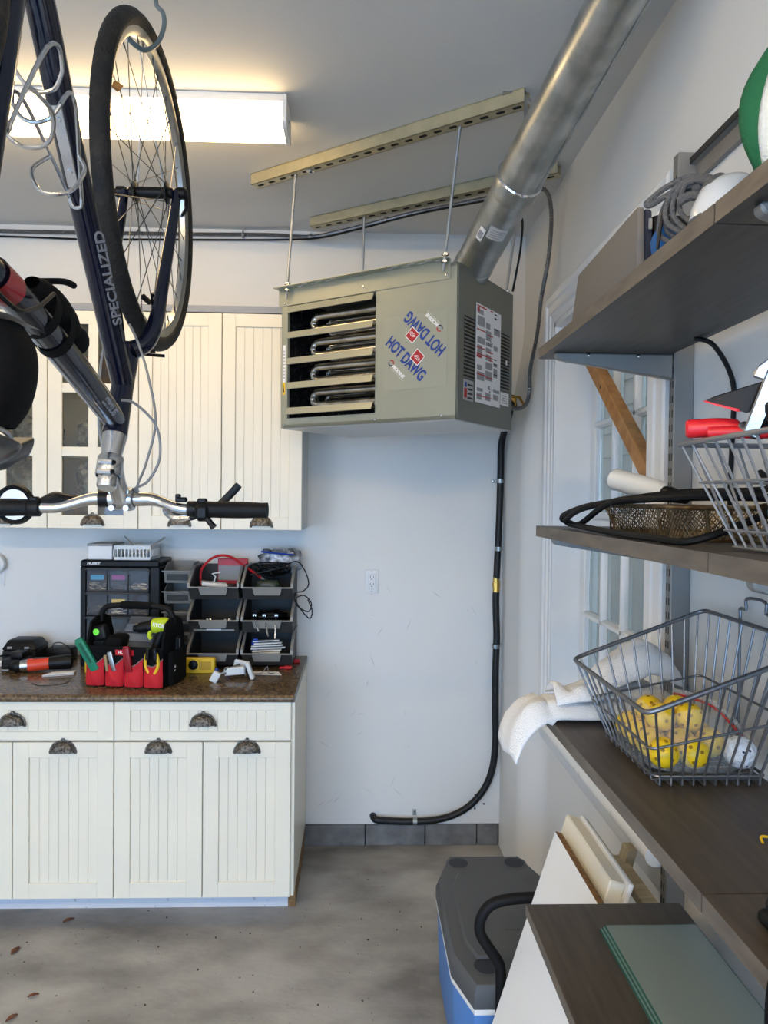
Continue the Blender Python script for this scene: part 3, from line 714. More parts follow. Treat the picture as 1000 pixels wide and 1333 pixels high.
# ================================================================== ceiling light
m_lens = mat('lit_diffuser', (255, 250, 240), 0.4, emit=(255, 216, 152), estr=12.5)
m_fill_lens = mat('fill_diffuser', (255, 250, 240), 0.4, emit=(255, 220, 160), estr=52.0)  # stronger glow for the added fill fixtures out of view
def light_fixture(x0, x1, y0, y1, lab, lens=m_lens):
    t = thing('ceiling_light', lab, 'light', ((x0+x1)/2, (y0+y1)/2, 2.66), group='ceiling lights')
    MB().box(x0+0.004, x1-0.004, y0-0.004, y1+0.004, ZC-0.014, ZC-0.0005, bev=0.002).build('housing', m_white, t)
    for a, b_ in ((y0-0.005, y0-0.002), (y1+0.002, y1+0.005)): MB().box(x0+0.004, x1-0.004, a, b_, ZC-0.022, ZC-0.001).build('spill_shield', m_white, t)  # added lips that cut the light thrown at the upper wall
    pr = [(y0, ZC-0.014), (y0+0.004, 2.672), (y0+0.016, 2.660), (y1-0.016, 2.660), (y1-0.004, 2.672), (y1, ZC-0.014)]
    MB().prism(pr, x0+0.012, x1-0.012, 'YZ').build('diffuser', lens, t)
    pe = [(y0-0.006, ZC-0.001), (y0-0.003, 2.668), (y0+0.014, 2.654), (y1-0.014, 2.654), (y1+0.003, 2.668), (y1+0.006, ZC-0.001)]
    for a in (x0, x1-0.012): MB().prism(pe, a, a+0.012, 'YZ', bev=0.001).build('end_cap', m_white, t)
    mb = MB(); mb.lathe([(0, .002), (0.004, 0.0015), (0.005, 0)], (x1, (y0+y1)/2, 2.70), (1, 0, 0), 8); mb.build('screw', m_steel, t)
light_fixture(-1.44, -0.222, 2.19, 2.33, 'lit white ceiling strip light behind the hanging bicycle')
light_fixture(-2.25, -1.03, -1.20, -1.06, 'added unseen fill strip light behind the camera, on the left', m_fill_lens)  # this and the next fixture are added to brighten the back wall
light_fixture(-0.75, 0.47, -1.20, -1.06, 'added unseen fill strip light behind the camera, on the right', m_fill_lens)

# ================================================================== gas line and cables
m_gas = mat('black_gas_sleeve', (13, 13, 14), 0.5, bump=0.05, bscale=90)
gl = thing('gas_line', 'black flexible gas line running down the back wall and curving to the floor corner', 'pipe', (0.62, 3.26, 0.12))
YG = 3.268
g1 = [(0.632, 3.06, 2.0), (0.633, 3.10, 1.93), (0.634, 3.22, 1.86), (0.632, YG, 1.80), (0.631, YG, 1.70), (0.628, YG, 1.50), (0.620, YG, 1.25), (0.618, YG, 1.215)]
g2 = [(0.618, YG, 1.155), (0.617, YG, 1.12), (0.619, YG, 1.05), (0.623, YG, 0.95), (0.620, YG, 0.80), (0.622, YG, 0.60), (0.624, YG, 0.48), (0.612, YG, 0.36), (0.575, YG, 0.265), (0.51, YG, 0.19), (0.43, YG, 0.145), (0.34, YG, 0.125), (0.24, YG, 0.121), (0.15, YG, 0.124), (0.095, YG, 0.129), (0.082, YG+0.012, 0.133), (0.078, YB+0.01, 0.135)]
MB().tube(smooth_path(g1, 6), 0.0148, 14).build('upper_hose', m_gas, gl)
MB().tube(smooth_path(g2, 6), 0.0152, 14).build('lower_hose', m_gas, gl)
MB().lathe([(0.012, -0.036), (0.0155, -0.034), (0.0155, -0.012), (0.018, -0.012), (0.018, 0.012), (0.0145, 0.013), (0.0145, 0.034), (0.012, 0.036)], (0.618, YG, 1.186), (0, 0, 1), 8).build('brass_union', m_brass, gl)
for x, z, ax in ((0.6295, 1.648, 'z'), (0.6265, 1.346, 'z'), (0.6185, 0.910, 'z'), (0.266, 0.122, 'x')):
    t = thing('pipe_clamp', {1.648: 'galvanized pipe clamp on the gas line below the heater', 1.346: 'galvanized pipe clamp just above the brass union', 0.910: 'galvanized pipe clamp on the gas line below the brass union', 0.122: 'galvanized pipe clamp on the horizontal foot of the gas line'}[z], 'clamp', (x, YG, z), group='gas line clamps')
    axv = (0, 0, 1) if ax == 'z' else (1, 0, 0)
    MB().lathe([(0.0165, -0.009), (0.0178, -0.009), (0.0178, -0.003), (0.0185, -0.002), (0.0185, 0.002), (0.0178, 0.003), (0.0178, 0.009), (0.0165, 0.009)], (x, YG, z), axv, 20).build('band', m_gal, t)
    if ax == 'z':
        s = -1 if z > 1.6 else 1
        MB().box(min(x+s*0.016, x+s*0.034), max(x+s*0.016, x+s*0.034), YB-0.003, YB-0.0005, z-0.008, z+0.008).build('ear', m_gal, t)
        MB().lathe([(0, .006), (0.005, .005), (0.007, 0)], (x+s*0.026, YB-0.003, z), (0, -1, 0), 8).build('screw', m_chrome, t)
    else:
        MB().box(x-0.008, x+0.008, YB-0.003, YB-0.0005, z+0.016, z+0.042).build('ear', m_gal, t)
        MB().lathe([(0, .006), (0.005, .005), (0.007, 0)], (x, YB-0.003, z+0.033), (0, -1, 0), 8).build('screw', m_chrome, t)
# armoured cable along the ceiling, over to the struts, then down to the heater
zc = 2.718
t = MB(); pts = [(-2.0, 3.285, 2.715), (-1.5, 3.283, 2.71), (-1.1, 3.283, 2.712), (-0.7, 3.283, 2.716), (-0.42, 3.282, 2.72), (-0.30, 3.27, 2.712), (-0.20, 3.225, 2.697), (-0.08, 3.14, 2.693), (0.06, 3.03, 2.690), (0.2, 2.93, 2.692), (0.35, 2.84, 2.692), (0.5, 2.745, 2.692), (0.60, 2.685, 2.690)]
helixwrap(t, pts, 0.0085); o = t.build('armoured_cable', m_flex); tag(o, 'grey armoured cable along the top of the back wall and under the rear strut', 'cable')
t = MB(); helixwrap(t, [(0.60, 2.66, 2.684), (0.655, 2.63, 2.67), (0.685, 2.66, 2.60), (0.700, 2.75, 2.47), (0.700, 2.85, 2.35), (0.698, 2.90, 2.22), (0.672, 2.90, 2.08), (0.665, 2.88, 1.985), (0.645, 2.86, 1.935), (0.60, 2.82, 1.915), (0.552, 2.78, 1.922)], 0.0085)
o = t.build('armoured_cable', m_flex); tag(o, 'grey armoured cable looping down the right wall into the back of the heater', 'cable')
MB().lathe([(0.011, 0), (0.011, 0.022), (0.013, 0.022), (0.013, 0.030), (0.009, 0.030)], (0.583, 2.668, 2.684), (0.95, -0.1, -0.1), 10).build('connector', m_chrome, o)
t = MB().tube(smooth_path([(-2.0, 3.288, 2.69), (-1.5, 3.288, 2.688), (-1.2, 3.288, 2.684), (-0.9, 3.288, 2.690), (-0.6, 3.288, 2.695), (-0.35, 3.27, 2.695), (-0.18, 3.20, 2.682), (0, 3.06, 2.676), (0.2, 2.915, 2.680), (0.40, 2.80, 2.682), (0.52, 2.72, 2.670), (0.578, 2.675, 2.60), (0.585, 2.70, 2.50), (0.575, 2.735, 2.40), (0.565, 2.74, 2.34)], 6), 0.0042, 6)
o = t.build('black_cable', m_dark); tag(o, 'thin black cable following the armoured cable and dropping along the rear heater rod', 'cable')
for x, y, z in ((-0.52, 3.287, 2.717), (-0.22, 3.232, 2.698), (0.10, 2.995, 2.690)):
    o = MB().lathe([(0.0105, -0.006), (0.012, -0.006), (0.012, 0.006), (0.0105, 0.006)], (x, y, z), (1, -0.5 if x > -.4 else 0, 0), 10).build('cable_clip', m_steel)
    MB().box(x-0.004, x+0.004, y-0.004, y+0.004, z+0.010, ZC-0.0005 if x < -.4 else z+.013).build('tab', m_steel, o)
    tag(o, {-0.52: 'metal cable clip under the ceiling left of the heater', -0.22: 'metal cable tie at the left end of the rear strut', 0.10: 'metal cable tie under the middle of the rear strut'}[x], 'clip', 'cable clips')
# brass gas valve poking out behind the heater
t = thing('gas_valve', 'brass gas valve and fitting behind the right end of the heater', 'valve', (0.62, 3.05, 1.95))
MB().cyl((0.555, 2.95, 1.96), (0.64, 3.05, 1.96), 0.016, n=12).build('nipple', mat('black_iron', (40, 38, 36), 0.6, 0.5), t)
MB().cbox((0.630, 3.04, 1.972), (0.034, 0.034, 0.04), bev=0.006).build('valve_body', m_brass, t)
MB().tube([(0.630, 3.03, 1.99), (0.652, 3.0, 1.985), (0.668, 2.98, 1.95)], [0.005, 0.006, 0.005], 8).build('lever', m_brass, t)
# ================================================================== bicycle hung upside down
BXC = -0.468
m_frame = mat('navy_gloss_paint', (7, 12, 34), 0.2, 0.3, coat=0.5)
m_frame2 = mat('slate_gloss_paint', (26, 30, 44), 0.22, 0.3, coat=0.6)
m_tire = mat('tire_rubber', (22, 21, 20), 0.7, rgb2=(46, 43, 38), vscale=30, ramp=(0.5, 0.8), bump=0.4, bscale=120)
m_rim = mat('rim_alloy', (178, 178, 174), 0.3, 0.9)
m_spoke = mat('spoke_steel', (120, 118, 112), 0.3, 1.0)
m_alloy = mat('silver_alloy', (200, 200, 200), 0.24, 1.0, bump=0.02, bscale=300)
m_cable = mat('grey_cable_housing', (128, 128, 128), 0.4)
m_silver_pr = mat('silver_print', (150, 154, 164), 0.35, 0.5)
def Bp(y, z, x=0.0): return V((BXC+x, y, z))
HUB = (1.67, 2.24); RW = 0.345
bike = thing('bicycle', 'dark blue hybrid bicycle hanging upside down by its wheels', 'bicycle', (BXC, 1.2, 1.53))
def wheel(hy, hz, front):
    R = RW-0.018
    c = Bp(hy, hz)
    n = 72
    mb = MB(); mb.tube([c+V((0, math.cos(2*PI*i/n)*R, math.sin(2*PI*i/n)*R)) for i in range(n)], 0.0185, 14, closed=True)
    tire = mb.build('front_tire' if front else 'rear_tire', m_tire, bike)
    mb = MB(); Ri = R-0.012
    pr = [(-0.011, Ri), (0.011, Ri), (0.0105, Ri-0.012), (0.006, Ri-0.020), (-0.006, Ri-0.020), (-0.0105, Ri-0.012)]
    rings = [[mb.vt(c+V((x, math.cos(a)*r, math.sin(a)*r))) for x, r in pr] for a in [2*PI*i/n for i in range(n)]]
    for i in range(n):
        A_, B_ = rings[i], rings[(i+1) % n]
        for j in range(6): mb.face([A_[j], A_[(j+1) % 6], B_[(j+1) % 6], B_[j]])
    rim = mb.build('front_rim' if front else 'rear_rim', m_rim, bike, sharp=0.5)
    mb = MB(); ns = 32; Rr = Ri-0.019; rh = 0.019
    for i in range(ns):
        s = -1 if i % 2 else 1; a = 2*PI*i/ns; k = (i//2) % 2
        ah = a+(1.15 if k else -1.15)
        p0 = c+V((s*0.034, math.cos(ah)*rh, math.sin(ah)*rh)); p1 = c+V((s*0.002, math.cos(a)*Rr, math.sin(a)*Rr))
        mb.cyl(p0, p1, 0.0011, n=5, caps=False)
        mb.cyl(p1, p1+(p0-p1).normalized()*0.014, 0.002, n=5)
    sp = mb.build('spokes', m_spoke, rim); tag(sp, kind='stuff')
    mb = MB(); mb.lathe([(0.008, -0.050), (0.012, -0.046), (0.012, -0.040), (0.024, -0.037), (0.024, -0.033), (0.013, -0.030), (0.0125, 0.030), (0.024, 0.033), (0.024, 0.037), (0.012, 0.040), (0.012, 0.046), (0.008, 0.050)], c, (1, 0, 0), 20)
    mb.build('front_hub' if front else 'rear_hub', m_dark, bike)
    return tire
wheel(HUB[0], HUB[1], True)
wheel(HUB[0]-1.03, HUB[1]+0.0, False)
# dry leaf caught on the tire
o = MB().hexa([Bp(1.345, 2.295, 0.02), Bp(1.352, 2.29, 0.028), Bp(1.352, 2.303, 0.032), Bp(1.345, 2.306, 0.024)], [Bp(1.344, 2.295, 0.024), Bp(1.350, 2.292, 0.034), Bp(1.350, 2.300, 0.04), Bp(1.343, 2.304, 0.03)]).build('dry_leaf', mat('dry_leaf', (150, 104, 52), 0.8)); tag(o, 'small dry brown leaf stuck to the front tire', 'leaf')
# fork: crown, two curved blades, dropouts
CR = (1.517, 1.872)
mb = MB()
for s in (-1, 1):
    pts = [Bp(1.500, 1.858, s*0.012), Bp(1.512, 1.876, s*0.036), Bp(1.528, 1.92, s*0.050), Bp(1.56, 2.0, s*0.054), Bp(1.61, 2.11, s*0.056), Bp(1.648, 2.19, s*0.057), Bp(1.668, 2.238, s*0.058)]
    mb.tube(smooth_path(pts, 5), [0.019-0.010*i/30 for i in range(31)], 12)
    mb.ball(Bp(1.668, 2.238, s*0.058), 0.0125, 10)
fk = mb.build('fork', m_frame, bike)
for s in (-1, 1): MB().lathe([(0.010, -0.012), (0.013, -0.008), (0.013, 0.008), (0.008, 0.014), (0, 0.016)], Bp(HUB[0], HUB[1], s*0.066), (s, 0, 0), 14).build('axle_nut', m_dark, fk)
mb = MB()
mb.tube([Bp(1.672, 2.235, 0.078), Bp(1.665, 2.205, 0.080), Bp(1.65, 2.185, 0.074)], [0.004, 0.0045, 0.004], 6)
mb.build('quick_release', m_dark, fk)
# head tube, frame tubes
mb = MB(); mb.tube([Bp(1.513, 1.866), Bp(1.474, 1.775), Bp(1.430, 1.680)], [0.023, 0.0215, 0.024], 20); hd = mb.build('head_tube', m_frame, bike)
mb = MB(); mb.tube(smooth_path([Bp(1.478, 1.785), Bp(1.44, 1.835), Bp(1.30, 2.01), Bp(1.215, 2.118), Bp(1.10, 2.275), Bp(1.045, 2.35)], 5), 0.0215, 20); dt = mb.build('down_tube', m_frame, bike)
mb = MB(); mb.tube(smooth_path([Bp(1.436, 1.708), Bp(1.38, 1.728), Bp(1.163, 1.797), Bp(1.0, 1.838), Bp(0.905, 1.853)], 5), [0.019+0.005*math.sin(PI*i/20) for i in range(21)], 20); tt = mb.build('top_tube', m_frame2, bike)
mb = MB(); mb.tube([Bp(1.045, 2.352), Bp(0.905, 1.83)], 0.0165, 18); sto = mb.build('seat_tube', m_frame, bike)
mb = MB(); mb.lathe([(0.022, -0.036), (0.022, 0.036)], Bp(1.046, 2.357), (1, 0, 0), 20)
mb.cyl(Bp(1.046, 2.357, -0.07), Bp(1.046, 2.357, 0.07), 0.01); mb.build('bottom_bracket', m_dark, bike)
mb = MB()
for s in (-1, 1):
    mb.tube([Bp(1.03, 2.352, s*0.02), Bp(0.90, 2.31, s*0.05), Bp(0.64, 2.24, s*0.065)], [0.012, 0.010, 0.008], 10)
mb.build('chain_stays', m_frame, bike)
mb = MB()
for s in (-1, 1): mb.tube([Bp(0.91, 1.86, s*0.015), Bp(0.87, 1.95, s*0.04), Bp(0.64, 2.24, s*0.062)], [0.009, 0.008, 0.007], 10)
mb.build('seat_stays', m_frame, bike)
# crank, chainrings
mb = MB(); mb.lathe([(0.060, -0.002), (0.092, -0.003), (0.096, 0.0), (0.092, 0.003), (0.060, 0.002)], Bp(1.046, 2.357, -0.052), (1, 0, 0), 40)
mb.lathe([(0.05, -0.002), (0.070, -0.002), (0.070, 0.002), (0.05, 0.002)], Bp(1.046, 2.357, -0.044), (1, 0, 0), 32)
for k in range(5):
    a = 2*PI*k/5+0.3; mb.cyl(Bp(1.046, 2.357, -0.054), Bp(1.046+0.066*math.cos(a), 2.357+0.066*math.sin(a), -0.05), 0.008, 0.006, n=6)
mb.build('chainrings', m_steel, bike)
for s in (-1, 1):
    mb = MB(); a = -PI/2 if s < 0 else PI/2
    e = Bp(1.046+0.17*math.cos(a), 2.357+0.17*math.sin(a), s*0.085)
    mb.tube([Bp(1.046, 2.357, s*0.07), Bp(1.046+0.08*math.cos(a), 2.357+0.08*math.sin(a), s*0.08), e], [0.014, 0.011, 0.011], 10); mb.build('crank_arm', m_alloy, bike)
    mb = MB(); mb.cbox(e+V((s*0.055, 0, 0)), (0.09, 0.08, 0.022), bev=0.006); mb.build('pedal', m_dark, bike)
mb = MB(); pts = [Bp(1.046+0.094*math.cos(a), 2.357+0.094*math.sin(a), -0.052) for a in [(-90+20*i)*PI/180 for i in range(10)]]+[Bp(0.64, 2.275, -0.05)]+[Bp(0.64+0.03*math.cos(a), 2.245+0.03*math.sin(a), -0.05) for a in [(120+30*i)*PI/180 for i in range(6)]]
mb.tube(pts, 0.004, 6, closed=True); mb.build('chain', m_steel, bike)
# seat post, saddle
MB().cyl(Bp(0.915, 1.865), Bp(0.845, 1.625), 0.0135, n=14).build('seat_post', m_alloy, bike)
mb = MB()
def sad(u, v):
    # u along length (rear to nose), v across
    L = u; wv = 0.075*(1-sst(0.25, 0.75, L))+0.020; a = PI*(v*2)
    y = 0.75+0.285*L
    top = math.cos(a); sx = math.sin(a)
    zc_ = 1.620-0.012*math.sin(PI*L)+0.012*(L > 0.8)*(L-0.8)*4
    return Bp(y, zc_-0.016*top-0.012*(abs(sx)**3)*(-1), sx*wv)
mb.grid(lambda v, u: sad(u, v), 20, 16, cu=True)
mb.build('saddle', mat('saddle_vinyl', (34, 34, 36), 0.42, coat=0.2), bike, sharp=3)
mb = MB()
for s in (-1, 1): mb.tube(smooth_path([Bp(0.99, 1.630, s*0.012), Bp(0.94, 1.647, s*0.022), Bp(0.83, 1.647, s*0.022), Bp(0.77, 1.634, s*0.03)], 5), 0.0035, 6)
mb.build('saddle_rails', m_steel, bike)
# stem: spacer, clamp cap, quill body and faceplate
mb = MB(); ax = (Bp(1.430, 1.680)-Bp(1.513, 1.866)).normalized()
h0 = Bp(1.430, 1.680)
mb.lathe([(0.0235, 0), (0.0235, 0.003), (0.019, 0.040), (0.019, 0.046)], h0, ax, 24); mb.build('headset_spacer', m_alloy, bike)
mb = MB(); mb.lathe([(0.0225, 0.046), (0.024, 0.049), (0.024, 0.083), (0.022, 0.086)], h0, ax, 24)
mb.cyl(h0+ax*0.056+V((-0.012, -0.024, 0)), h0+ax*0.056+V((0.012, -0.024, 0)), 0.006, n=10); mb.cyl(h0+ax*0.076+V((-0.012, -0.024, 0)), h0+ax*0.076+V((0.012, -0.024, 0)), 0.006, n=10)
stc = mb.build('stem_clamp', m_alloy, bike)
mb = MB(); mb.lathe([(0.017, 0.086), (0.0185, 0.088), (0.0185, 0.106), (0.016, 0.110), (0, 0.110)], h0, ax, 24); mb.build('stem_cap', m_alloy, stc)
mb = MB(); mb.lathe([(0, .004), (0.004, .004), (0.004, 0)], h0+ax*0.057+V((0.013, -0.024, 0)), (1, -0.3, 0), 6); mb.lathe([(0, .004), (0.004, .004), (0.004, 0)], h0+ax*0.076+V((0.013, -0.024, 0)), (1, -0.3, 0), 6); mb.build('stem_bolts', m_dark, stc)
BAR = V((BXC, 1.478, 1.560))
mb = MB(); q0 = h0+ax*0.066
mb.tube([q0+V((0, 0.008, 0)), q0.lerp(BAR, 0.55)+V((0, 0.004, 0)), BAR+V((0, -0.010, 0.004))], [0.022, 0.0165, 0.020], 14); mb.lathe([(0.0165, -0.024), (0.0225, -0.022), (0.0225, 0.022), (0.0165, 0.024)], BAR, (1, 0, 0), 20)
for sx_ in (-0.014, 0.014):
    for sz in (-0.018, 0.014): mb.cyl(BAR+V((sx_, 0.010, sz)), BAR+V((sx_, -0.024, sz)), 0.0055, n=8)
mb.build('stem', m_alloy, bike)
# handlebar with gentle rise, grips
def barpt(x): 
    ax_ = abs(x); k = sst(0.05, 0.13, ax_)
    return BAR+V((x, -0.02*k-0.05*max(0, ax_-0.12), -0.019*k-0.004*max(0, ax_-.13)))
mb = MB(); mb.tube([barpt(-0.284+0.568*i/60) for i in range(61)], [0.0105+0.004*(1-sst(0.03, 0.10, abs(-0.30+0.60*i/60))) for i in range(61)], 16); hb = mb.build('handlebar', m_alloy, bike)
for s in (-1, 1):
    mb = MB(); xs_ = [s*(0.172+0.118*i/10) for i in range(11)]
    mb.tube([barpt(x) for x in xs_], [0.0145+0.0022*math.sin(PI*(0.15+0.85*i/10))+(0.0012 if i in (0, 10) else 0) for i in range(11)], 18); mb.build('grip', m_matblack, bike)
    mb = MB(); mb.tube([barpt(s*0.150), barpt(s*0.152), barpt(s*0.170), barpt(s*0.173)], [0.015, 0.017, 0.017, 0.015], 16); mb.cbox(barpt(s*0.162)+V((0, 0, 0.016)), (0.018, 0.016, 0.012), bev=0.003); mb.build('shifter_clamp', m_dark, bike)
mb = MB(); mb.tube([barpt(-0.044), barpt(-0.026)], [0.0165, 0.0165], 16); mb.build('lamp_clip', m_dark, bike)
# brake levers and shifters: right side (image right)
mb = MB(); mb.tube([barpt(0.135), barpt(0.148)], [0.0165, 0.0165], 14)
mb.tube(smooth_path([barpt(0.128)+V((0, 0.018, -0.004)), barpt(0.14)+V((0, 0.03, -0.006)), barpt(0.16)+V((0, 0.03, -0.01))], 4), [0.007]*9, 8)
mb.build('brake_mount', m_dark, bike)
mb = MB(); mb.tube(smooth_path([barpt(0.095)+V((0, 0.030, -0.010)), barpt(0.12)+V((0, 0.036, -0.016)), barpt(0.145)+V((0, 0.04, -0.010)), barpt(0.18)+V((0, 0.05, 0.004)), barpt(0.205)+V((0, 0.055, 0.028)), barpt(0.225)+V((0, 0.055, 0.050))], 4), [0.006, 0.007, 0.008, 0.009, 0.009, 0.009, .009, .009, .009, .0085, .0085, .008, .008, .008, .008, .008, .008, .008, .008, .008, .007][:21], 8, sx=0.7)
mb.build('brake_lever', m_dark, bike)
mb = MB(); mb.tube(smooth_path([barpt(0.168)+V((0, -0.01, -0.012)), barpt(0.178)+V((0, -0.014, -0.022)), barpt(0.188)+V((0, -0.016, -0.034))], 4), [0.006, .007, .007, .006, .006, .006, .006, .007, .0075], 8); mb.cbox(barpt(0.165)+V((0, -0.004, -0.006)), (0.030, 0.036, 0.034), bev=0.008); mb.build('shift_lever', m_dark, bike)
mb = MB(); mb.cbox(barpt(0.115)+V((0, -0.004, 0.020)), (0.010, 0.010, 0.016), bev=0.002); mb.cbox(barpt(0.122)+V((0, -0.004, 0.018)), (0.022, 0.014, 0.010), bev=0.003); mb.build('computer_mount', m_dark, bike)
mb = MB(); mb.tube(smooth_path([barpt(0.085)+V((0, -0.008, -0.012)), barpt(0.11)+V((0, -0.014, -0.020)), barpt(0.14)+V((0, -0.012, -0.016))], 4), [0.003, .006, .007, .007, .007, .007, .006, .005, .004], 8); mb.build('lever_pivot', m_alloy, bike)
# left side lever (silver blade, black body)
mb = MB(); mb.tube(smooth_path([barpt(-0.085)+V((0, 0.022, 0.004)), barpt(-0.11)+V((0, 0.026, 0.014)), barpt(-0.15)+V((0, 0.034, 0.012)), barpt(-0.19)+V((0, 0.042, 0.012)), barpt(-0.225)+V((0, 0.05, 0.024))], 5), [0.005+0.004*math.sin(PI*i/20) for i in range(21)], 8); mb.build('brake_lever', m_alloy, bike)
mb = MB(); mb.tube(smooth_path([barpt(-0.07)+V((0, 0.012, 0.0)), barpt(-0.10)+V((0, 0.010, 0.010)), barpt(-0.125)+V((0, 0.008, 0.020)), barpt(-0.15)+V((0, 0.006, 0.012))], 4), [0.005, .006, .007, .009, .010, .010, .010, .011, .012, .011, .010, .009, .008], 8); mb.build('brake_mount', m_dark, bike)
# round mirror on the left bar
mc = barpt(-0.205)+V((0, 0.012, 0.006)); mb = MB(); mb.lathe([(0.030, 0.0), (0.038, -0.004), (0.040, 0.006), (0.036, 0.014), (0.0, 0.016)], mc, (0.1, 1, 0.05), 28)
mir = mb.build('mirror_shell', m_dark, bike)
MB().lathe([(0, -0.0012), (0.030, -0.001), (0.031, 0.002)], mc, (0.1, 1, 0.05), 28).build('mirror_glass', m_chrome, mir)
# brake cables
mb = MB()
mb.tube(smooth_path([Bp(1.46, 1.90, 0.018), Bp(1.445, 1.865, 0.038), Bp(1.43, 1.80, 0.062), Bp(1.44, 1.71, 0.075), Bp(1.465, 1.63, 0.050), BAR+V((0.030, 0.0, 0.016)), barpt(0.075)+V((0, 0.012, 0.006))], 7), 0.0025, 6)
mb.build('cable', m_cable, bike)
mb = MB(); mb.tube(smooth_path([Bp(1.40, 1.745, 0.022), Bp(1.41, 1.74, 0.045), Bp(1.425, 1.70, 0.080), Bp(1.44, 1.64, 0.083), Bp(1.46, 1.595, 0.055), BAR+V((0.024, 0.0, 0.018)), barpt(0.06)+V((0, 0.012, 0.004))], 7), 0.0027, 6); mb.build('cable', m_cable, bike)
mb = MB(); mb.tube(smooth_path([Bp(1.44, 1.86, -0.022), Bp(1.425, 1.80, -0.026), Bp(1.42, 1.70, -0.026), Bp(1.43, 1.65, -0.020)], 6), 0.0025, 6); mb.build('cable', m_cable, bike)
# v-brake at the fork crown
mb = MB()
for s in (-1, 1): mb.tube(smooth_path([Bp(1.548, 1.985, s*0.040), Bp(1.565, 1.955, s*0.036), Bp(1.575, 1.90, s*0.032), Bp(1.578, 1.868, s*0.030)], 4), 0.006, 8)
mb.build('brake_arms', m_dark, bike)
mb = MB()
for s in (-1, 1): mb.cbox(Bp(1.56, 1.975, s*0.022), (0.010, 0.045, 0.012), bev=0.003)
mb.tube([Bp(1.578, 1.868, -0.03), Bp(1.579, 1.862, 0.055)], 0.0035, 6); mb.build('brake_pads', m_matblack, bike)
# frame lettering on the down tube and top tube
du = (Bp(1.215, 2.118)-Bp(1.30, 2.01)).normalized()
def decal_on(p, along, normal, body, size, sx_, par, shear=0.2):
    x = along.normalized(); n_ = (normal-x*normal.dot(x)).normalized(); y = n_.cross(x)
    M = Matrix.Identity(4)
    for i in range(3): M[i][0], M[i][1], M[i][2], M[i][3] = x[i], y[i], n_[i], p[i]
    return text(body, size, M, m_silver_pr, par, sx=sx_, bold=0.0006, shear=shear)
pd = Bp(1.345, 1.955); nrm = V((0.80, -0.42, -0.1)); nrm = (nrm-du*nrm.dot(du)).normalized()
decal_on(pd+nrm*0.0222, du, nrm, 'SPECIALIZED', 0.030, 1.0, dt)
tu = (Bp(1.38, 1.728)-Bp(1.163, 1.797)).normalized(); n2 = (V((0.75, -0.5, -0.35))-tu*V((0.75, -0.5, -0.35)).dot(tu)).normalized()
decal_on(Bp(1.35, 1.738)+n2*0.0225, tu, n2, 'SIRRUS', 0.020, 1.0, tt)
# red and white band on the top tube near the seat
a0_, b0_ = Bp(1.0, 1.838), Bp(0.955, 1.846); MB().tube([a0_, b0_], 0.0245, 20, caps=False).build('red_band', mat('red_paint', (150, 28, 34), 0.3, coat=0.4), tt)
# bottle cages (wire) on down tube and seat tube
def cage(o_, al, nr, nm):
    al = al.normalized(); nr = (nr-al*nr.dot(al)).normalized(); sd = al.cross(nr)
    P_ = lambda a, n_, s: o_+al*a+nr*n_+sd*s
    c = MB().hexa([P_(-.06, .0, -.009), P_(-.06, .0, .009), P_(-.06, .004, .009), P_(-.06, .004, -.009)], [P_(.06, .0, -.009), P_(.06, .0, .009), P_(.06, .004, .009), P_(.06, .004, -.009)], bev=0.001).build(nm, m_alloy, bike)
    mb = MB()
    for s in (-1, 1):
        mb.tube(smooth_path([P_(-0.075, 0.006, s*0.010), P_(-0.02, 0.010, s*0.020), P_(0.06, 0.020, s*0.036), P_(0.085, 0.045, s*0.040), P_(0.075, 0.075, s*0.034)], 5), 0.0032, 8)
    mb.tube(smooth_path([P_(0.075, 0.075, 0.034), P_(0.06, 0.090, 0.02), P_(0.055, 0.094, 0), P_(0.06, 0.090, -0.02), P_(0.075, 0.075, -0.034)], 5), 0.0032, 8)
    mb.tube(smooth_path([P_(-0.01, 0.012, 0.022), P_(-0.02, 0.05, 0.040), P_(-0.04, 0.080, 0.026), P_(-0.045, 0.088, 0), P_(-0.04, 0.080, -0.026), P_(-0.02, 0.05, -0.040), P_(-0.01, 0.012, -0.022)], 5), 0.0032, 8)
    mb.tube(smooth_path([P_(-0.075, 0.006, 0.010), P_(-0.088, 0.008, 0.006), P_(-0.088, 0.008, -0.006), P_(-0.075, 0.006, -0.010)], 4), 0.0032, 8)
    mb.build('cage_wire', m_alloy, c)
    mb = MB(); mb.lathe([(0, .004), (0.004, .004), (0.0045, 0)], P_(-0.035, 0.004, 0), nr, 8); mb.lathe([(0, .004), (0.004, .004), (0.0045, 0)], P_(0.04, 0.004, 0), nr, 8); mb.build('cage_bolts', m_chrome, c)
dn = V((0, 0, -1)); dn = (V((0, -0.7, -0.7))-du*V((0, -0.7, -0.7)).dot(du)).normalized()
cage(Bp(1.208, 2.128)+dn*0.0215, du, dn, 'bottle_cage')
su = (Bp(1.045, 2.352)-Bp(0.905, 1.83)).normalized(); sn = (V((0, 1, 0.0))-su*V((0, 1, 0)).dot(su)).normalized()
cage(Bp(0.985, 2.13)+sn*0.0165, su, sn, 'bottle_cage')
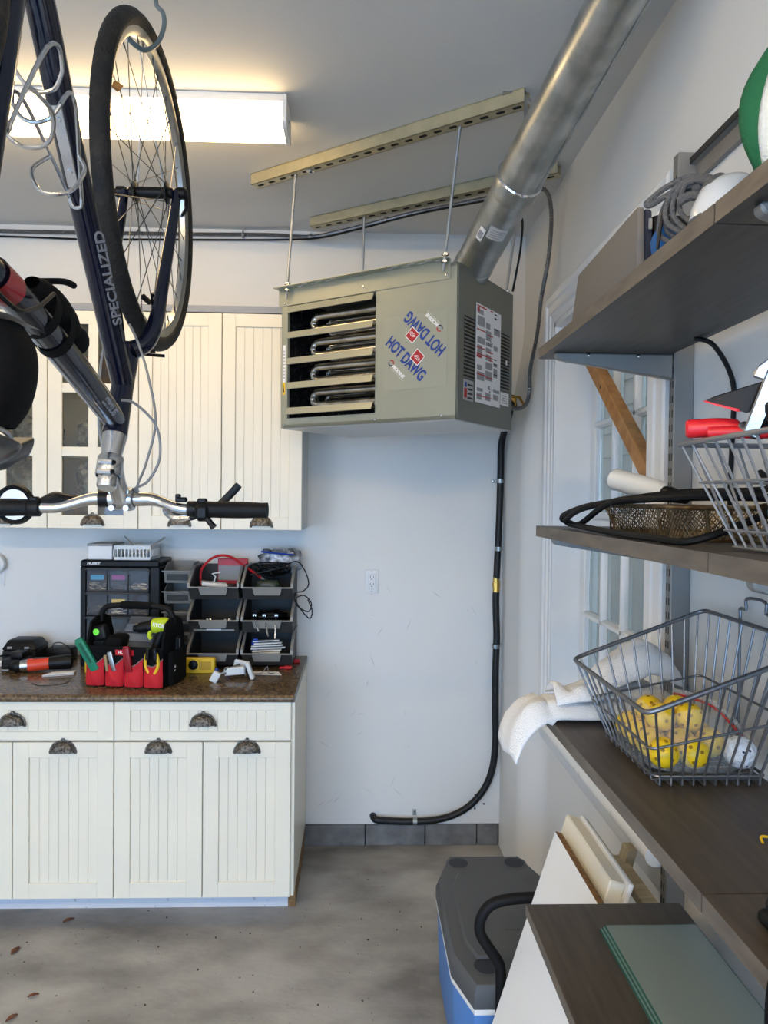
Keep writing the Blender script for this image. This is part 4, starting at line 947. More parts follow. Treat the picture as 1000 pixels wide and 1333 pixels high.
# black pouch strapped on the top tube, with two straps
m_fab = mat('black_nylon', (8, 8, 9), 0.8, bump=0.3, bscale=350, spec=0.2)
tp = Bp(1.13, 1.806); up = V((0, 0, 1)); upn = (up-tu*up.dot(tu)).normalized()
mb = MB()
def pouch(u, v):
    L = u; a = 2*PI*v; k = math.sin(PI*min(max(L, 0.02), 0.98))**0.35
    rr_ = V((math.cos(a)*0.030*k, 0, 0))+upn*(math.sin(a)*0.026*k)
    return tp+upn*0.042-tu*0.075+tu*(0.155*L)+rr_
mb.grid(lambda v, u: pouch(u, v), 18, 14, cu=True)
pch = thing('frame_pouch', 'black nylon pouch strapped to the bicycle top tube', 'pouch', tp)
mb.build('body', m_fab, pch, sharp=3)
for k in (-0.045, 0.012):
    c0 = tp+tu*k
    MB().grid(lambda v, u: c0+tu*((u-0.5)*0.022)+V((math.cos(2*PI*v), 0, 0))*0.031+upn*(math.sin(2*PI*v)*0.042+0.016), 20, 1, cu=True).build('strap', m_fab, pch)
MB().tube(smooth_path([tp+upn*0.06-tu*0.05, tp+upn*0.08-tu*0.02+V((0.02, 0, 0)), tp+upn*0.086-tu*0.0+V((0.028, 0, 0))], 4), 0.005, 6).build('strap_end', m_fab, pch)
MB().ball(tp+tu*0.085+upn*0.040, 0.026, 14).build('rolled_end', m_fab, pch)
# saddle bag with a red mark
sb = thing('saddle_bag', 'black saddle bag with a red mark under the bicycle saddle', 'bag', (BXC, 0.96, 1.652))
def sbag(u, v):
    a = 2*PI*u; L = v; k = math.sin(PI*min(max(L, 0.03), 0.97))**0.25
    return V((BXC+0.050*math.copysign(abs(math.cos(a))**0.7, math.cos(a))*k*(1-0.25*(1-L)), 0.962+0.01*L+0.055*math.copysign(abs(math.sin(a))**0.7, math.sin(a))*k, 1.652+0.135*L))
MB().grid(sbag, 28, 12, cu=True).build('body', m_fab, sb, sharp=3)
MB().grid(lambda u, v: V((BXC-0.036+0.072*u, 0.925+0.09*v, 1.7885+0.006*math.sin(PI*u))), 6, 4).build('reflector_strip', mat('grey_piping', (120, 118, 110), 0.5), sb)
text('M', 0.03, Matrix(((0.9, 0, 0.43, BXC+0.012), (0.43, 0, -0.9, 0.9085), (0, -1, 0, 1.735), (0, 0, 0, 1))), mat('red_logo', (190, 30, 36), 0.5), sb, name='red_mark')
# black cord dangling near the seat
o = MB().tube(smooth_path([Bp(0.915, 1.82, 0.02), Bp(0.95, 1.80, 0.035), Bp(1.0, 1.815, 0.038), Bp(1.06, 1.85, 0.036)], 6), 0.003, 6).build('cord', m_dark, pch)
# vinyl-coated ceiling hook through the front rim
hk = thing('bike_hook', 'grey rubber-coated ceiling hook holding the front wheel', 'hook', (-0.47, 1.6, 2.45))
hp = [(-0.489, 1.775, 2.744), (-0.478, 1.745, 2.70), (-0.452, 1.70, 2.655), (-0.440, 1.665, 2.605), (-0.442, 1.625, 2.545), (-0.455, 1.585, 2.503), (-0.470, 1.555, 2.495), (-0.484, 1.53, 2.505), (-0.49, 1.52, 2.53)]
MB().tube(smooth_path(hp, 6), 0.0052, 10).build('coated_bend', mat('grey_vinyl', (96, 112, 118), 0.45), hk)
MB().cyl((-0.491, 1.782, ZC-0.0003), (-0.487, 1.768, 2.733), 0.006, n=10).build('screw_shank', m_steel, hk)
# ================================================================== things on the countertop
m_binl = mat('grey_bin_plastic', (132, 131, 126), 0.45)
m_bind = mat('dark_bin_plastic', (54, 54, 53), 0.5, spec=0.3)
m_clear = mat('smoky_clear_plastic', (160, 168, 180), 0.05, alpha=0.10)
m_redfab = mat('red_canvas', (186, 22, 34), 0.75, bump=0.25, bscale=260)
m_lime = mat('lime_plastic', (186, 206, 40), 0.4)
m_yel = mat('yellow_plastic', (226, 186, 28), 0.4)
m_green = mat('green_plastic', (22, 118, 88), 0.4)
m_orange = mat('orange_red_plastic', (214, 66, 36), 0.4)
m_clearish = mat('pale_translucent_plastic', (214, 216, 214), 0.35)
# --- small-parts drawer cabinet
XA, XB_, YA = -1.147, -0.822, 3.085
dcab = thing('drawer_organizer', 'black small-parts organizer with clear drawers, behind the tool bag', 'organizer', ((XA+XB_)/2, 3.18, ZT))
H = 0.441
mb = MB(); mb.box(XA+0.012, XB_-0.012, YA+0.012, 3.285, ZT, ZT+H-0.02); mb.box(XA, XB_, YA-0.004, 3.285, ZT+H-0.030, ZT+H, bev=0.006)
mb.box(XA, XA+0.024, YA-0.002, 3.285, ZT, ZT+H-0.028, bev=0.003); mb.box(XB_-0.040, XB_, YA-0.002, 3.285, ZT, ZT+H-0.028, bev=0.003)
mb.build('body', m_dark, dcab)
text('HUSKY', 0.013, Matrix.Translation((XA+0.055, YA-0.0046, ZT+H-0.014)) @ BX, m_wpr, dcab, sx=1.3, bold=0.0004, shear=0.2)
rowz = [ZT+H-0.042-0.100*k for k in range(4)]
xa, xb = XA+0.026, XB_-0.042; cw = (xb-xa)/3
conts = {(0, 0): (40, 150, 190), (1, 0): (150, 30, 120), (1, 1): (224, 190, 40)}
rr = random.Random(11)
m_hw = mat('mixed_hardware', (120, 112, 100), 0.35, 0.8, rgb2=(60, 56, 50), vscale=60)
for r_ in range(4):
    z1 = rowz[r_]; z0 = z1-0.086
    MB().prism([(xa-0.006, z1+0.001), (xb+0.006, z1+0.001), (xb-0.004, z1+0.010), (xa+0.004, z1+0.010)], YA-0.012, YA+0.012, 'XZ').build('row_visor', m_bind, dcab)
    for c_ in range(3):
        x0 = xa+cw*c_+0.002; x1 = xa+cw*(c_+1)-0.002
        mb = MB()
        mb.box(x0, x1, YA-0.006, YA-0.002, z0, z1, bev=0.001)
        d_ = mb.build('drawer_front', m_clear, dcab)
        mb = MB(); mb.box(x0, x0+0.003, YA-0.002, YA+0.0105, z0, z1-0.02); mb.box(x1-0.003, x1, YA-0.002, YA+.0105, z0, z1-.02); mb.box(x0, x1, YA-0.008, YA-0.0062, z0, z0+0.007); mb.box(x0, x1, YA-.002, YA+.0105, z0, z0+.003); mb.build('drawer_tray', m_bind, d_)
        mb = MB()
        for k in range(26):
            p = V((rr.uniform(x0+.012, x1-.012), rr.uniform(YA+0.001, YA+0.009), z0+0.006+rr.random()**1.5*0.030)); a = rr.uniform(-.7, .7)
            dv = V((math.cos(a), 0, math.sin(a)*.6))*rr.uniform(.006, .013)
            mb.cyl(p-dv, p+dv, rr.uniform(.0012, .0022), n=5)
        tag(mb.build('small_hardware', m_hw if (r_+c_) % 2 else m_steel, d_), kind='stuff')
        if (c_, r_) in conts:
            MB().cbox(((x0+x1)/2, YA+0.003, z1-0.030), (0.055, 0.003, 0.020), bev=0.001).build('packet', mat('packet_%d%d' % (c_, r_), conts[(c_, r_)], 0.4), d_)
# --- white box and basket on the organizer
o = MB().box(-1.125, -1.026, 3.11, 3.26, ZT+H, ZT+H+0.062, bev=0.002); o = o.build('white_box', m_paper); tag(o, 'small white cardboard box on top of the black organizer', 'box')
MB().box(-1.128, -1.023, 3.107, 3.263, ZT+H+0.056, ZT+H+0.066, bev=0.001).build('lid', mat('grey_lid', (150, 150, 150), 0.6), o)
bk = thing('slotted_basket', 'small white slotted plastic basket on top of the black organizer', 'basket', (-0.93, 3.16, ZT+H))
x0, x1, y0, y1, z0, z1 = -1.018, -0.862, 3.10, 3.24, ZT+H, ZT+H+0.060
mb = MB(); mb.box(x0+.006, x1-.006, y0+.005, y1-.005, z0, z0+.003)
mb.box(x0, x1, y0, y0+.003, z0+.044, z1); mb.box(x0, x1, y1-.003, y1, z0+.044, z1); mb.box(x0, x0+.003, y0, y1, z0+.044, z1); mb.box(x1-.003, x1, y0, y1, z0+.044, z1)
mb.box(x0, x1, y0, y0+.003, z0, z0+.012); mb.box(x0, x1, y1-.003, y1, z0, z0+.012); mb.box(x0, x0+.003, y0, y1, z0, z0+.012); mb.box(x1-.003, x1, y0, y1, z0, z0+.012)
mb.build('rims', m_clearish, bk)
n = 10; first = None
for i in range(n+1):
    x = x0+(x1-x0-0.005)*i/n
    if first is None: first = MB().box(x, x+.005, y0, y0+.003, z0+.011, z0+.045).build('slat', m_clearish, bk)
    else: share(first, 'slat', bk, ((x1-x0-0.005)*i/n, 0, 0))
for i in range(1, 9):
    y = y0+(y1-y0)*i/9; MB().box(x1-.003, x1, y-.003, y+.003, z0+.011, z0+.045).build('slat', m_clearish, bk)
    MB().box(x0, x0+.003, y-.003, y+.003, z0+.011, z0+.045).build('slat', m_clearish, bk)
MB().box(x0+.004, x1-.004, y1-.003, y1, z0+.011, z0+.045).build('rear_panel', m_clearish, bk)
for i, (a, b_) in enumerate((((-1.01, 3.13, z0+.05), (-0.93, 3.21, z0+.066)), ((-0.93, 3.12, z0+.012), (-0.84, 3.23, z0+.088)), ((-0.99, 3.16, z0+.095), (-0.91, 3.15, z0+.012)), ((-0.96, 3.13, z0+.012), (-0.835, 3.21, z0+.082)))):
    a, b_ = V(a), V(b_); s_ = (b_-a).cross(V((0, 0, 1))).normalized()*0.008
    o = MB().hexa([a-s_, a+s_, a+s_+V((0, 0, .0015)), a-s_+V((0, 0, .0015))], [b_-s_, b_+s_, b_+s_+V((0, 0, .0015)), b_-s_+V((0, 0, .0015))]).build('paint_stirrer', mat('pale_strip', (196, 192, 182), 0.6))
    tag(o, 'pale flat strip in the white slotted basket, '+['lying flat', 'leaning right at the back', 'leaning left', 'leaning right in front'][i], 'strip', 'strips in the white basket')
# --- grey stacking bins
def bin_(x0, x1, y0, z0, h, d, lab, mt=m_bind, lip=m_binl):
    t = thing('stacking_bin', lab, 'bin', ((x0+x1)/2, y0+d/2, z0), group='grey stacking bins')
    prof = [(y0+0.035, z0), (y0+d, z0), (y0+d, z0+h), (y0+d*0.42, z0+h), (y0+0.006, z0+h*0.52), (y0, z0+h*0.40)]
    mb = MB()
    mb.prism(prof, x0, x0+.004, 'YZ'); mb.prism(prof, x1-.004, x1, 'YZ'); mb.box(x0, x1, y0+0.035, y0+d, z0, z0+.004); mb.box(x0, x1, y0+d-.004, y0+d, z0, z0+h)
    mb.hexa([(x0, y0+.033, z0), (x1, y0+.033, z0), (x1, y0+.038, z0), (x0, y0+.038, z0)], [(x0, y0, z0+h*.42), (x1, y0, z0+h*.42), (x1, y0+.005, z0+h*.42), (x0, y0+.005, z0+h*.42)])
    mb.build('tray', mt, t)
    # rim following the side profile
    for x in (x0-.004, x1-.006):
        mb = MB(); rp = [(y0+d, z0+h), (y0+d*0.42, z0+h), (y0+0.004, z0+h*0.54), (y0-.004, z0+h*0.40)]
        q = [(a, b+.005) for a, b in rp]
        mb.prism([(y0+d, z0+h-.004), (y0+d, z0+h+.003), (y0+d*.42, z0+h+.003), (y0-.003, z0+h*.55), (y0-.006, z0+h*.40), (y0+.008, z0+h*.40), (y0+.014, z0+h*.50), (y0+d*.45, z0+h-.006)], x, x+.010, 'YZ'); mb.build('rim', lip, t)
    xm = (x0+x1)/2; wv = (x1-x0)*.30
    MB().hexa([(xm-wv*.85, y0+.002, z0+h*.16), (xm+wv*.85, y0+.002, z0+h*.16), (xm+wv*.85, y0+.012, z0+h*.16), (xm-wv*.85, y0+.012, z0+h*.16)], [(xm-wv, y0-.009, z0+h*.44), (xm+wv, y0-.009, z0+h*.44), (xm+wv, y0-.003, z0+h*.44), (xm-wv, y0-.003, z0+h*.44)], bev=.001).build('label_plate', lip, t)
    MB().box(x0, x1, y0-.004, y0+.004, z0+h*.385, z0+h*.43, bev=.0015).build('front_rim', lip, t)
    return t
BH = 0.128; BD = 0.25
names = {0: 'bottom', 1: 'middle', 2: 'top'}
for c_, (x0, x1) in enumerate(((-0.690, -0.488), (-0.472, -0.268))):
    for k in range(3):
        extra = [['empty', 'holding small chrome fittings', 'holding a white box and red hose'], ['holding white strips', 'holding silver hooks', 'holding a tangle of black cables']][c_][k]
        bin_(x0, x1, 3.02, ZT+0.014+(BH+.008)*k, BH, BD, 'large grey open-front bin, %s, %s of the %s stack' % (extra, names[k], 'left' if c_ == 0 else 'right'))
# red feet / clips under the right stack
m_redp = mat('red_plastic', (190, 26, 34), 0.4)
for i, (x, y) in enumerate(((-0.285, 3.045), (-0.262, 3.16), (-0.46, 3.10), (-0.37, 3.22), (-0.66, 3.10), (-0.52, 3.20))):
    o = MB().cbox((x, y, ZT+.007), (.034, .03, .0135), bev=.004).build('red_clip', m_redp); MB().cbox((x-.01, y, ZT+.0055), (.05, .012, .010), bev=.002).build('tongue', m_redp, o)
    tag(o, ['red plastic clip poking out under the front of the right bin stack', 'red plastic clip poking out under the right side of the bin stack', 'red clip under the right bin stack', 'red clip under the rear of the right bin stack', 'red clip under the front of the left bin stack', 'red clip under the rear of the left bin stack'][i], 'clip', 'red clips under the bins')
# small bins between organizer and large bins
for k in range(5):
    x0, x1, y0, z0, h, d = -0.810, -0.690-.008, 3.10, ZT+0.0005+k*0.086, 0.082, 0.16
    t = thing('small_bin', 'small grey nested bin, number %s from the counter in the narrow column beside the organizer' % ['one', 'two', 'three', 'four', 'five'][k], 'bin', ((x0+x1)/2, y0+d/2, z0), group='narrow column of small bins')
    mb = MB(); prof = [(y0+0.02, z0), (y0+d, z0), (y0+d, z0+h), (y0+d*.4, z0+h), (y0, z0+h*.62), (y0+.004, z0+h*.5)]
    mb.prism(prof, x0, x0+.003, 'YZ'); mb.prism(prof, x1-.003, x1, 'YZ'); mb.box(x0, x1, y0+.02, y0+d, z0, z0+.003); mb.box(x0, x1, y0+d-.003, y0+d, z0, z0+h)
    mb.hexa([(x0, y0+.020, z0), (x1, y0+.020, z0), (x1, y0+.024, z0), (x0, y0+.024, z0)], [(x0, y0, z0+h*.6), (x1, y0, z0+h*.6), (x1, y0+.004, z0+h*.6), (x0, y0+.004, z0+h*.6)]); mb.build('tray', m_binl, t)
    MB().hexa([(x0-.004, y0-.016, z0+h*.62), (x1+.004, y0-.016, z0+h*.62), (x1+.004, y0+.004, z0+h*.58), (x0-.004, y0+.004, z0+h*.58)], [(x0-.004, y0-.016, z0+h*.67), (x1+.004, y0-.016, z0+h*.67), (x1+.004, y0+.004, z0+h*.63), (x0-.004, y0+.004, z0+h*.63)]).build('lip', m_binl, t)
    MB().box(x0+.012, x1-.012, y0+.0035, y0+.0055, z0+h*.16, z0+h*.48, bev=.0008).build('label_slot', m_bind, t)
# contents of the large bins
def Zb(k): return ZT+0.014+(BH+.008)*k+.0045
o = MB().cbox((-0.60, 3.10, Zb(2)+.052), (.105, .06, .016), Matrix.Rotation(.12, 3, 'Y') @ Matrix.Rotation(.3, 3, 'Z'), bev=.003).build('white_adapter', m_white); tag(o, 'flat white box with a bent white wire in the top left bin', 'adapter')
MB().tube([(-0.60, 3.09, Zb(2)+.062), (-0.592, 3.085, Zb(2)+.085), (-0.605, 3.08, Zb(2)+.098), (-0.572, 3.08, Zb(2)+.104)], .0032, 6).build('wire', m_white, o)
o = MB().cbox((-0.60, 3.15, Zb(2)+.022), (.15, .12, .042), bev=.004).build('dark_box', m_dark); tag(o, 'dark box under the white adapter in the top left bin', 'box')
MB().cbox((-0.60, 3.0895, Zb(2)+.022), (.05, .001, .02)).build('box_label', m_gpr, o)
o = MB().tube(smooth_path([(-0.665, 3.16, Zb(2)+.03), (-0.668, 3.16, Zb(2)+.10), (-0.63, 3.165, Zb(2)+.150), (-0.58, 3.17, Zb(2)+.167), (-0.53, 3.165, Zb(2)+.155), (-0.487, 3.15, Zb(2)+.125), (-0.44, 3.13, Zb(2)+.10), (-0.40, 3.11, Zb(2)+.075)], 6), .0055, 8).build('red_hose', m_redp); tag(o, 'red hose arching over the top of the grey bins', 'hose')
MB().cyl((-0.405, 3.112, Zb(2)+.078), (-0.39, 3.105, Zb(2)+.070), .007, n=8).build('hose_end', m_steel, o)
o = MB().cbox((-0.545, 3.235, Zb(2)+.075), (.13, .012, .148), bev=.002).build('red_packet', m_redp); tag(o, 'red and grey packet standing at the back of the top left bin', 'packet')
MB().box(-0.607, -0.483, 3.2285, 3.229, Zb(2)+.055, Zb(2)+.118).build('grey_panel', m_gpr, o)
for i in range(6):
    x, y = -0.640+.022*i+rr.uniform(-.006, .006), 3.075+rr.uniform(-.012, .02); z = Zb(1)
    o = MB().lathe([(.006, 0), (.006, .012+.004*(i % 3)), (.010, .014+.004*(i % 3)), (.010, .026+.004*(i % 3)), (.004, .030+.004*(i % 3)), (0, .030+.004*(i % 3))], (x, y, z+.020), (rr.uniform(-.3, .3), -.5, 1), 10).build('chrome_fitting', m_chrome)
    MB().lathe([(.0105, 0), (.0105, .006)], (x, y, z+.024), (rr.uniform(-.2, .2), -.3, 1), 6).build('hex_nut', m_brass if i == 4 else m_steel, o)
    tag(o, 'small chrome plumbing fitting in the middle left bin, %s from the left' % ['first', 'second', 'third', 'fourth', 'fifth', 'last'][i], 'fitting', 'fittings in the middle left bin')
o = MB().cbox((-0.59, 3.10, Zb(1)+.0105), (.17, .11, .020), bev=.003).build('grey_tray_liner', m_binl); tag(o, 'grey box lying flat under the chrome fittings in the middle left bin', 'box')
MB().cbox((-0.59, 3.0445, Zb(1)+.0105), (.06, .001, .010)).build('box_label', m_paper, o)
# white strips and silver hooks in the right stack
for i in range(7):
    a = V((-0.445+rr.uniform(0, .02), 3.05+.012*i, Zb(0)+.030+.008*i)); b_ = V((-0.315+rr.uniform(-.02, .02), 3.055+.014*i, Zb(0)+.036+.0075*i)); s_ = V((0, .010, 0))
    o = MB().hexa([a-s_, a+s_, a+s_+V((0, 0, .005)), a-s_+V((0, 0, .005))], [b_-s_, b_+s_, b_+s_+V((0, 0, .005)), b_-s_+V((0, 0, .005))], bev=.001).build('white_strip', m_white)
    MB().cbox(a.lerp(b_, .2)+V((0, 0, .0055)), (.012, .006, .001)).build('slot', m_gpr, o)
    tag(o, 'white shelf strip in the bottom right bin, %s from the front' % ['first', 'second', 'third', 'fourth', 'fifth', 'sixth', 'last'][i], 'strip', 'white strips in the bottom right bin')
o = MB().cbox((-0.430, 3.13, Zb(0)+.060), (.034, .03, .05), bev=.006).build('blue_tub', mat('blue_plastic', (26, 64, 160), 0.4)); tag(o, 'blue plastic tub in the bottom right bin', 'tub')
MB().cbox((-0.430, 3.13, Zb(0)+.088), (.022, .02, .008), bev=.002).build('knob', MATS['blue_plastic'], o)
for i, (x, dx, dz) in enumerate(((-0.425, .024, -.055), (-0.385, .024, -.075), (-0.335, .001, -.085))):
    z = Zb(1)+.066; o = MB().tube([(x, 3.055, z), (x+dx*.5, 3.008, z+dz*.4), (x+dx, 2.995, z+dz)], .0035, 6).build('silver_hook', m_chrome)
    MB().cbox((x, 3.055, z), (.016, .012, .012), bev=.002).build('hook_head', m_chrome, o)
    tag(o, ['silver hook leaning out of the middle right bin, leftmost', 'silver hook leaning out of the middle right bin, centre one', 'silver hook leaning out of the middle right bin, rightmost'][i], 'hook', 'silver hooks in the middle right bin')
o = lump('black_parts', (-0.365, 3.13, Zb(1)), (.12, .10, .07), m_dark, 'heap of small dark parts in the middle right bin', 'parts', .4, 7)
# cables in the top right bin
o = lump('green_transformer', (-0.375, 3.10, Zb(2)), (.10, .075, .075), mat('dark_green_casing', (44, 62, 50), 0.35, rgb2=(24, 30, 28), vscale=30), 'dark green transformer among the cables in the top right bin', 'transformer', .12, 9)
pts = []; rr = random.Random(5)
for i in range(46):
    pts.append((-0.445+.155*rr.random(), 3.07+.12*rr.random(), Zb(2)+.085+.055*rr.random()))
o = MB().tube(smooth_path(pts, 4), .0030, 6).build('cable_tangle', m_dark); tag(o, 'tangle of black cables heaped in the top right bin', 'cables')
o = MB().tube(smooth_path([(-0.33, 3.12, Zb(2)+.12), (-0.26, 3.10, Zb(2)+.150), (-0.225, 3.09, Zb(2)+.118), (-0.205, 3.08, Zb(2)+.06), (-0.225, 3.07, Zb(2)+.03), (-0.262, 3.065, Zb(2)+.018), (-0.250, 3.06, Zb(2)-.03), (-0.205, 3.06, Zb(2)-.055), (-0.192, 3.06, Zb(2)-.02), (-0.222, 3.06, Zb(2)+.012), (-0.256, 3.06, Zb(2)-.004), (-0.232, 3.06, Zb(2)-.05), (-0.198, 3.055, Zb(2)-.082), (-0.188, 3.055, Zb(2)-.05), (-0.207, 3.06, Zb(2)-.004)], 6), .0026, 6).build('dangling_cable', m_dark); tag(o, 'thin black cable dangling in loops beside the right bin stack', 'cable')
o = lump('zip_bag', (-0.335, 3.21, Zb(2)+.09), (.17, .07, .10), m_bag, 'clear zip bag with a blue seal on top of the right bin stack', 'bag', .3, 12)
MB().tube([(-0.415, 3.17, Zb(2)+.185), (-0.345, 3.165, Zb(2)+.178), (-0.275, 3.17, Zb(2)+.172)], .004, 6).build('blue_seal', MATS['blue_plastic'], o)
# --- yellow level behind the tool bag
lv = thing('spirit_level', 'yellow box-shaped level lying behind the tool bag', 'level', (-0.86, 3.0, ZT))
MB().box(-1.085, -0.570, 2.965, 2.995, ZT, ZT+.060, bev=.003).build('body', m_yel, lv)
MB().lathe([(.019, 0), (.019, .006), (.013, .010), (0, .010)], (-0.655, 2.965, ZT+.034), (0, -1, 0), 24).build('vial_cap', m_dark, lv)
mb = MB(); mb.box(-0.632, -0.585, 2.963, 2.9652, ZT+.014, ZT+.048, bev=.001); mb.build('recess', mat('deep_yellow', (190, 150, 20), .5), lv)
# --- white lock / bracket and card in front of the bins
t = thing('white_bracket', 'white metal shelf bracket with latches on the counter in front of the bins', 'bracket', (-0.45, 2.85, ZT))
MB().cbox((-0.475, 2.87, ZT+.033), (.078, .026, .030), Matrix.Rotation(.1, 3, 'Z') @ Matrix.Rotation(-.08, 3, 'Y'), bev=.004).build('body', m_clearish, t)
MB().cbox((-0.540, 2.82, ZT+.021), (.030, .020, .042), Matrix.Rotation(.5, 3, 'Y'), bev=.003).build('jaw', m_clearish, t)
MB().cbox((-0.415, 2.865, ZT+.036), (.016, .03, .070), Matrix.Rotation(-.35, 3, 'Y'), bev=.004).build('jaw', m_clearish, t)
MB().cbox((-0.462, 2.925, ZT+.046), (.050, .018, .034), Matrix.Rotation(.2, 3, 'Y'), bev=.005).build('top_plate', m_clearish, t)
mb = MB(); mb.tube([(-0.51, 2.855, ZT+.040), (-0.46, 2.90, ZT+.05)], .005, 8); mb.tube([(-0.43, 2.85, ZT+.02), (-0.44, 2.92, ZT+.04)], .004, 8); mb.tube([(-0.53, 2.83, ZT+.03), (-0.505, 2.86, ZT+.028)], .006, 8); mb.build('pins', m_chrome, t)
o = MB().hexa([(-0.415, 2.945, ZT+.0004), (-0.300, 2.935, ZT+.0004), (-0.318, 2.99, ZT+.0004), (-0.42, 2.99, ZT+.0004)], [(-0.415, 2.945, ZT+.002), (-0.300, 2.935, ZT+.002), (-0.318, 2.99, ZT+.002), (-0.42, 2.99, ZT+.002)]).build('card', m_paper); tag(o, 'white printed card on the counter by the right bin stack', 'card')
for k in range(4): MB().box(-0.40+.02*k, -0.388+.02*k, 2.953, 2.957, ZT+.002, ZT+.0023).build('print', m_gpr, o)
o = MB().tube(smooth_path([(-0.43, 2.95, ZT+.004), (-0.38, 2.93, ZT+.01), (-0.36, 2.96, ZT+.03), (-0.35, 2.93, ZT+.012), (-0.33, 2.95, ZT+.004)], 6), .0018, 5).build('thin_wire', m_cable); tag(o, 'thin grey wire curling over the white card', 'wire')
for i, x in enumerate((-0.555, -0.508)):
    o = MB().cbox((x, 2.925, ZT+.016), (.014, .014, .031), bev=.003).build('blue_clip', MATS['blue_plastic']); MB().cbox((x, 2.925, ZT+.034), (.009, .009, .008), bev=.002).build('tip', m_dark, o)
    tag(o, 'small blue clip standing behind the white bracket, %s one' % ('left' if i == 0 else 'right'), 'clip', 'blue clips on the counter')
# --- tool bag
TA = math.atan2(2.722-2.775, 0.298); FT = frame((-1.010, 2.775, ZT), TA); BW, BDp = 0.305, 0.19
bag = thing('tool_bag', 'open black tool bag with four red front pockets and a tube handle', 'tool bag', (-1.010, 2.775, ZT), TA)
mb = MB(FT)
mb.box(0, BW, 0, BDp, 0, .008); mb.box(0, BW, 0, .008, 0, .150, bev=.002); mb.box(0, BW, BDp-.008, BDp, 0, .150, bev=.002)
mb.build('body', m_fab, bag)
for x in (0, BW-.010):
    pr = [(0, .004), (BDp, .004), (BDp, .17), (BDp*.86, .235), (BDp*.66, .25), (BDp*.34, .25), (BDp*.14, .235), (0, .17)]
    MB(FT).prism([(a, b) for a, b in pr], x, x+.010, 'YZ', bev=.002).build('end_panel', m_fab, bag)
MB(FT).tube(smooth_path([(.006, BDp/2, .225), (.012, BDp/2, .262), (.045, BDp/2, .285), (BW/2, BDp/2, .290), (BW-.045, BDp/2, .285), (BW-.012, BDp/2, .262), (BW-.006, BDp/2, .225)], 6), .011, 12).build('handle', m_matblack, bag)
MB(FT).tube([(BW*.30, BDp/2, .2895), (BW*.70, BDp/2, .2895)], .0145, 14).build('handle_sleeve', m_fab, bag)
# pockets: bulging red fabric with dipped top
for k in range(4):
    w0 = BW*k/4+.002; w1 = BW*(k+1)/4-.002
    def pk(u, v, w0=w0, w1=w1):
        top = .098-.016*math.sin(PI*u)+(.012 if u > .5 else .0)*(u-.5)*2
        z = .006+(top-.006)*v
        return (w0+(w1-w0)*u, -.003-(.020*math.sin(PI*u)**.6)*(0.55+.45*math.sin(PI*min(1, v+.25)))-.002*math.sin(9*u+7*v), z)
    MB(FT).grid(pk, 12, 8).build('pocket', m_redfab, bag, sharp=3)
    MB(FT).tube([V(pk(i/12, 1.0)) for i in range(13)], .0022, 6).build('pocket_hem', mat('grey_hem', (120, 100, 100), .7), bag)
l_ = MB(FT).box(BW/2-.036, BW/2+.036, -.0012, 0, .118, .138).build('badge', m_redp, bag)
text('HUSKY', .016, FT @ Matrix.Translation((BW/2, -.0018, .128)) @ BX, m_wpr, l_, sx=1.0, bold=.0003)
# right side pouch with buckle
MB(FT).box(BW, BW+.022, .03, BDp-.03, .006, .13, bev=.006).build('side_pouch', m_fab, bag); MB(FT).box(BW+.012, BW+.026, .07, .095, .13, .18, bev=.004).build('buckle', m_dark, bag)
MB(FT).box(BW+.0255, BW+.0265, .078, .087, .14, .172).build('buckle_shine', m_steel, bag)
mb = MB(FT)
for k in range(7): mb.cbox((BW+.0225, .045+.01*rr.random(), .05+.03*rr.random()), (.0008, .004, .004))
tag(mb.build('white_scuffs', m_wpr, bag), kind='stuff')
def inpocket(name, lab, cat, parts):
    t = thing(name, lab, cat, FT @ V(parts[0][1][0]))
    for nm, (a, b_), wd, th, mt in parts:
        a, b_ = V(a), V(b_); d_ = (b_-a).normalized(); s_ = d_.cross(V((0, 1, 0))).normalized()*wd/2; q = V((0, 1, 0))*th/2
        MB(FT).hexa([a-s_-q, a+s_-q, a+s_+q, a-s_+q], [b_-s_-q, b_+s_-q, b_+s_+q, b_-s_+q], bev=min(wd, th)*.2, seg=2).build(nm, mt, t)
    return t
inpocket('green_tool', 'green plastic hand tool leaning out of the leftmost red pocket', 'tool', [('grip', ((.045, -.009, .060), (-.022, -.013, .170)), .034, .016, m_green), ('ridge', ((.030, -.018, .090), (-.014, -.022, .160)), .008, .006, mat('dark_green', (14, 80, 60), .5)), ('tip', ((-.020, -.013, .166), (-.026, -.013, .176)), .026, .010, m_green)])
inpocket('snips', 'grey and tan handled snips in the second red pocket', 'snips', [('grey_handle', ((.118, -.010, .06), (.100, -.014, .132)), .018, .010, m_steel), ('tan_handle', ((.092, -.012, .06), (.085, -.016, .120)), .010, .010, mat('tan_plastic', (160, 132, 92), .5))])
inpocket('red_tool', 'dark red square-handled tool in the third red pocket', 'tool', [('handle', ((.178, -.010, .06), (.168, -.018, .150)), .026, .018, mat('dark_red_plastic', (140, 18, 26), .35)), ('cap', ((.168, -.018, .150), (.1675, -.0185, .156)), .022, .014, mat('dark_red_plastic', (140, 18, 26), .35))])
t = thing('pliers', 'yellow and black handled pliers in the rightmost red pocket', 'pliers', FT @ V((.265, -.01, .06)))
for s in (-1, 1):
    MB(FT).tube(smooth_path([(.265+s*.006, -.010, .05), (.265+s*.024, -.012, .085), (.265+s*.022, -.013, .120), (.265+s*.012, -.014, .142)], 5), [.006]*16, 8).build('yellow_handle', m_yel, t)
    MB(FT).tube(smooth_path([(.265+s*.016, -.015, .110), (.265+s*.015, -.016, .13), (.265+s*.012, -.016, .150)], 4), [.008]*9, 8).build('black_grip', m_dark, t)
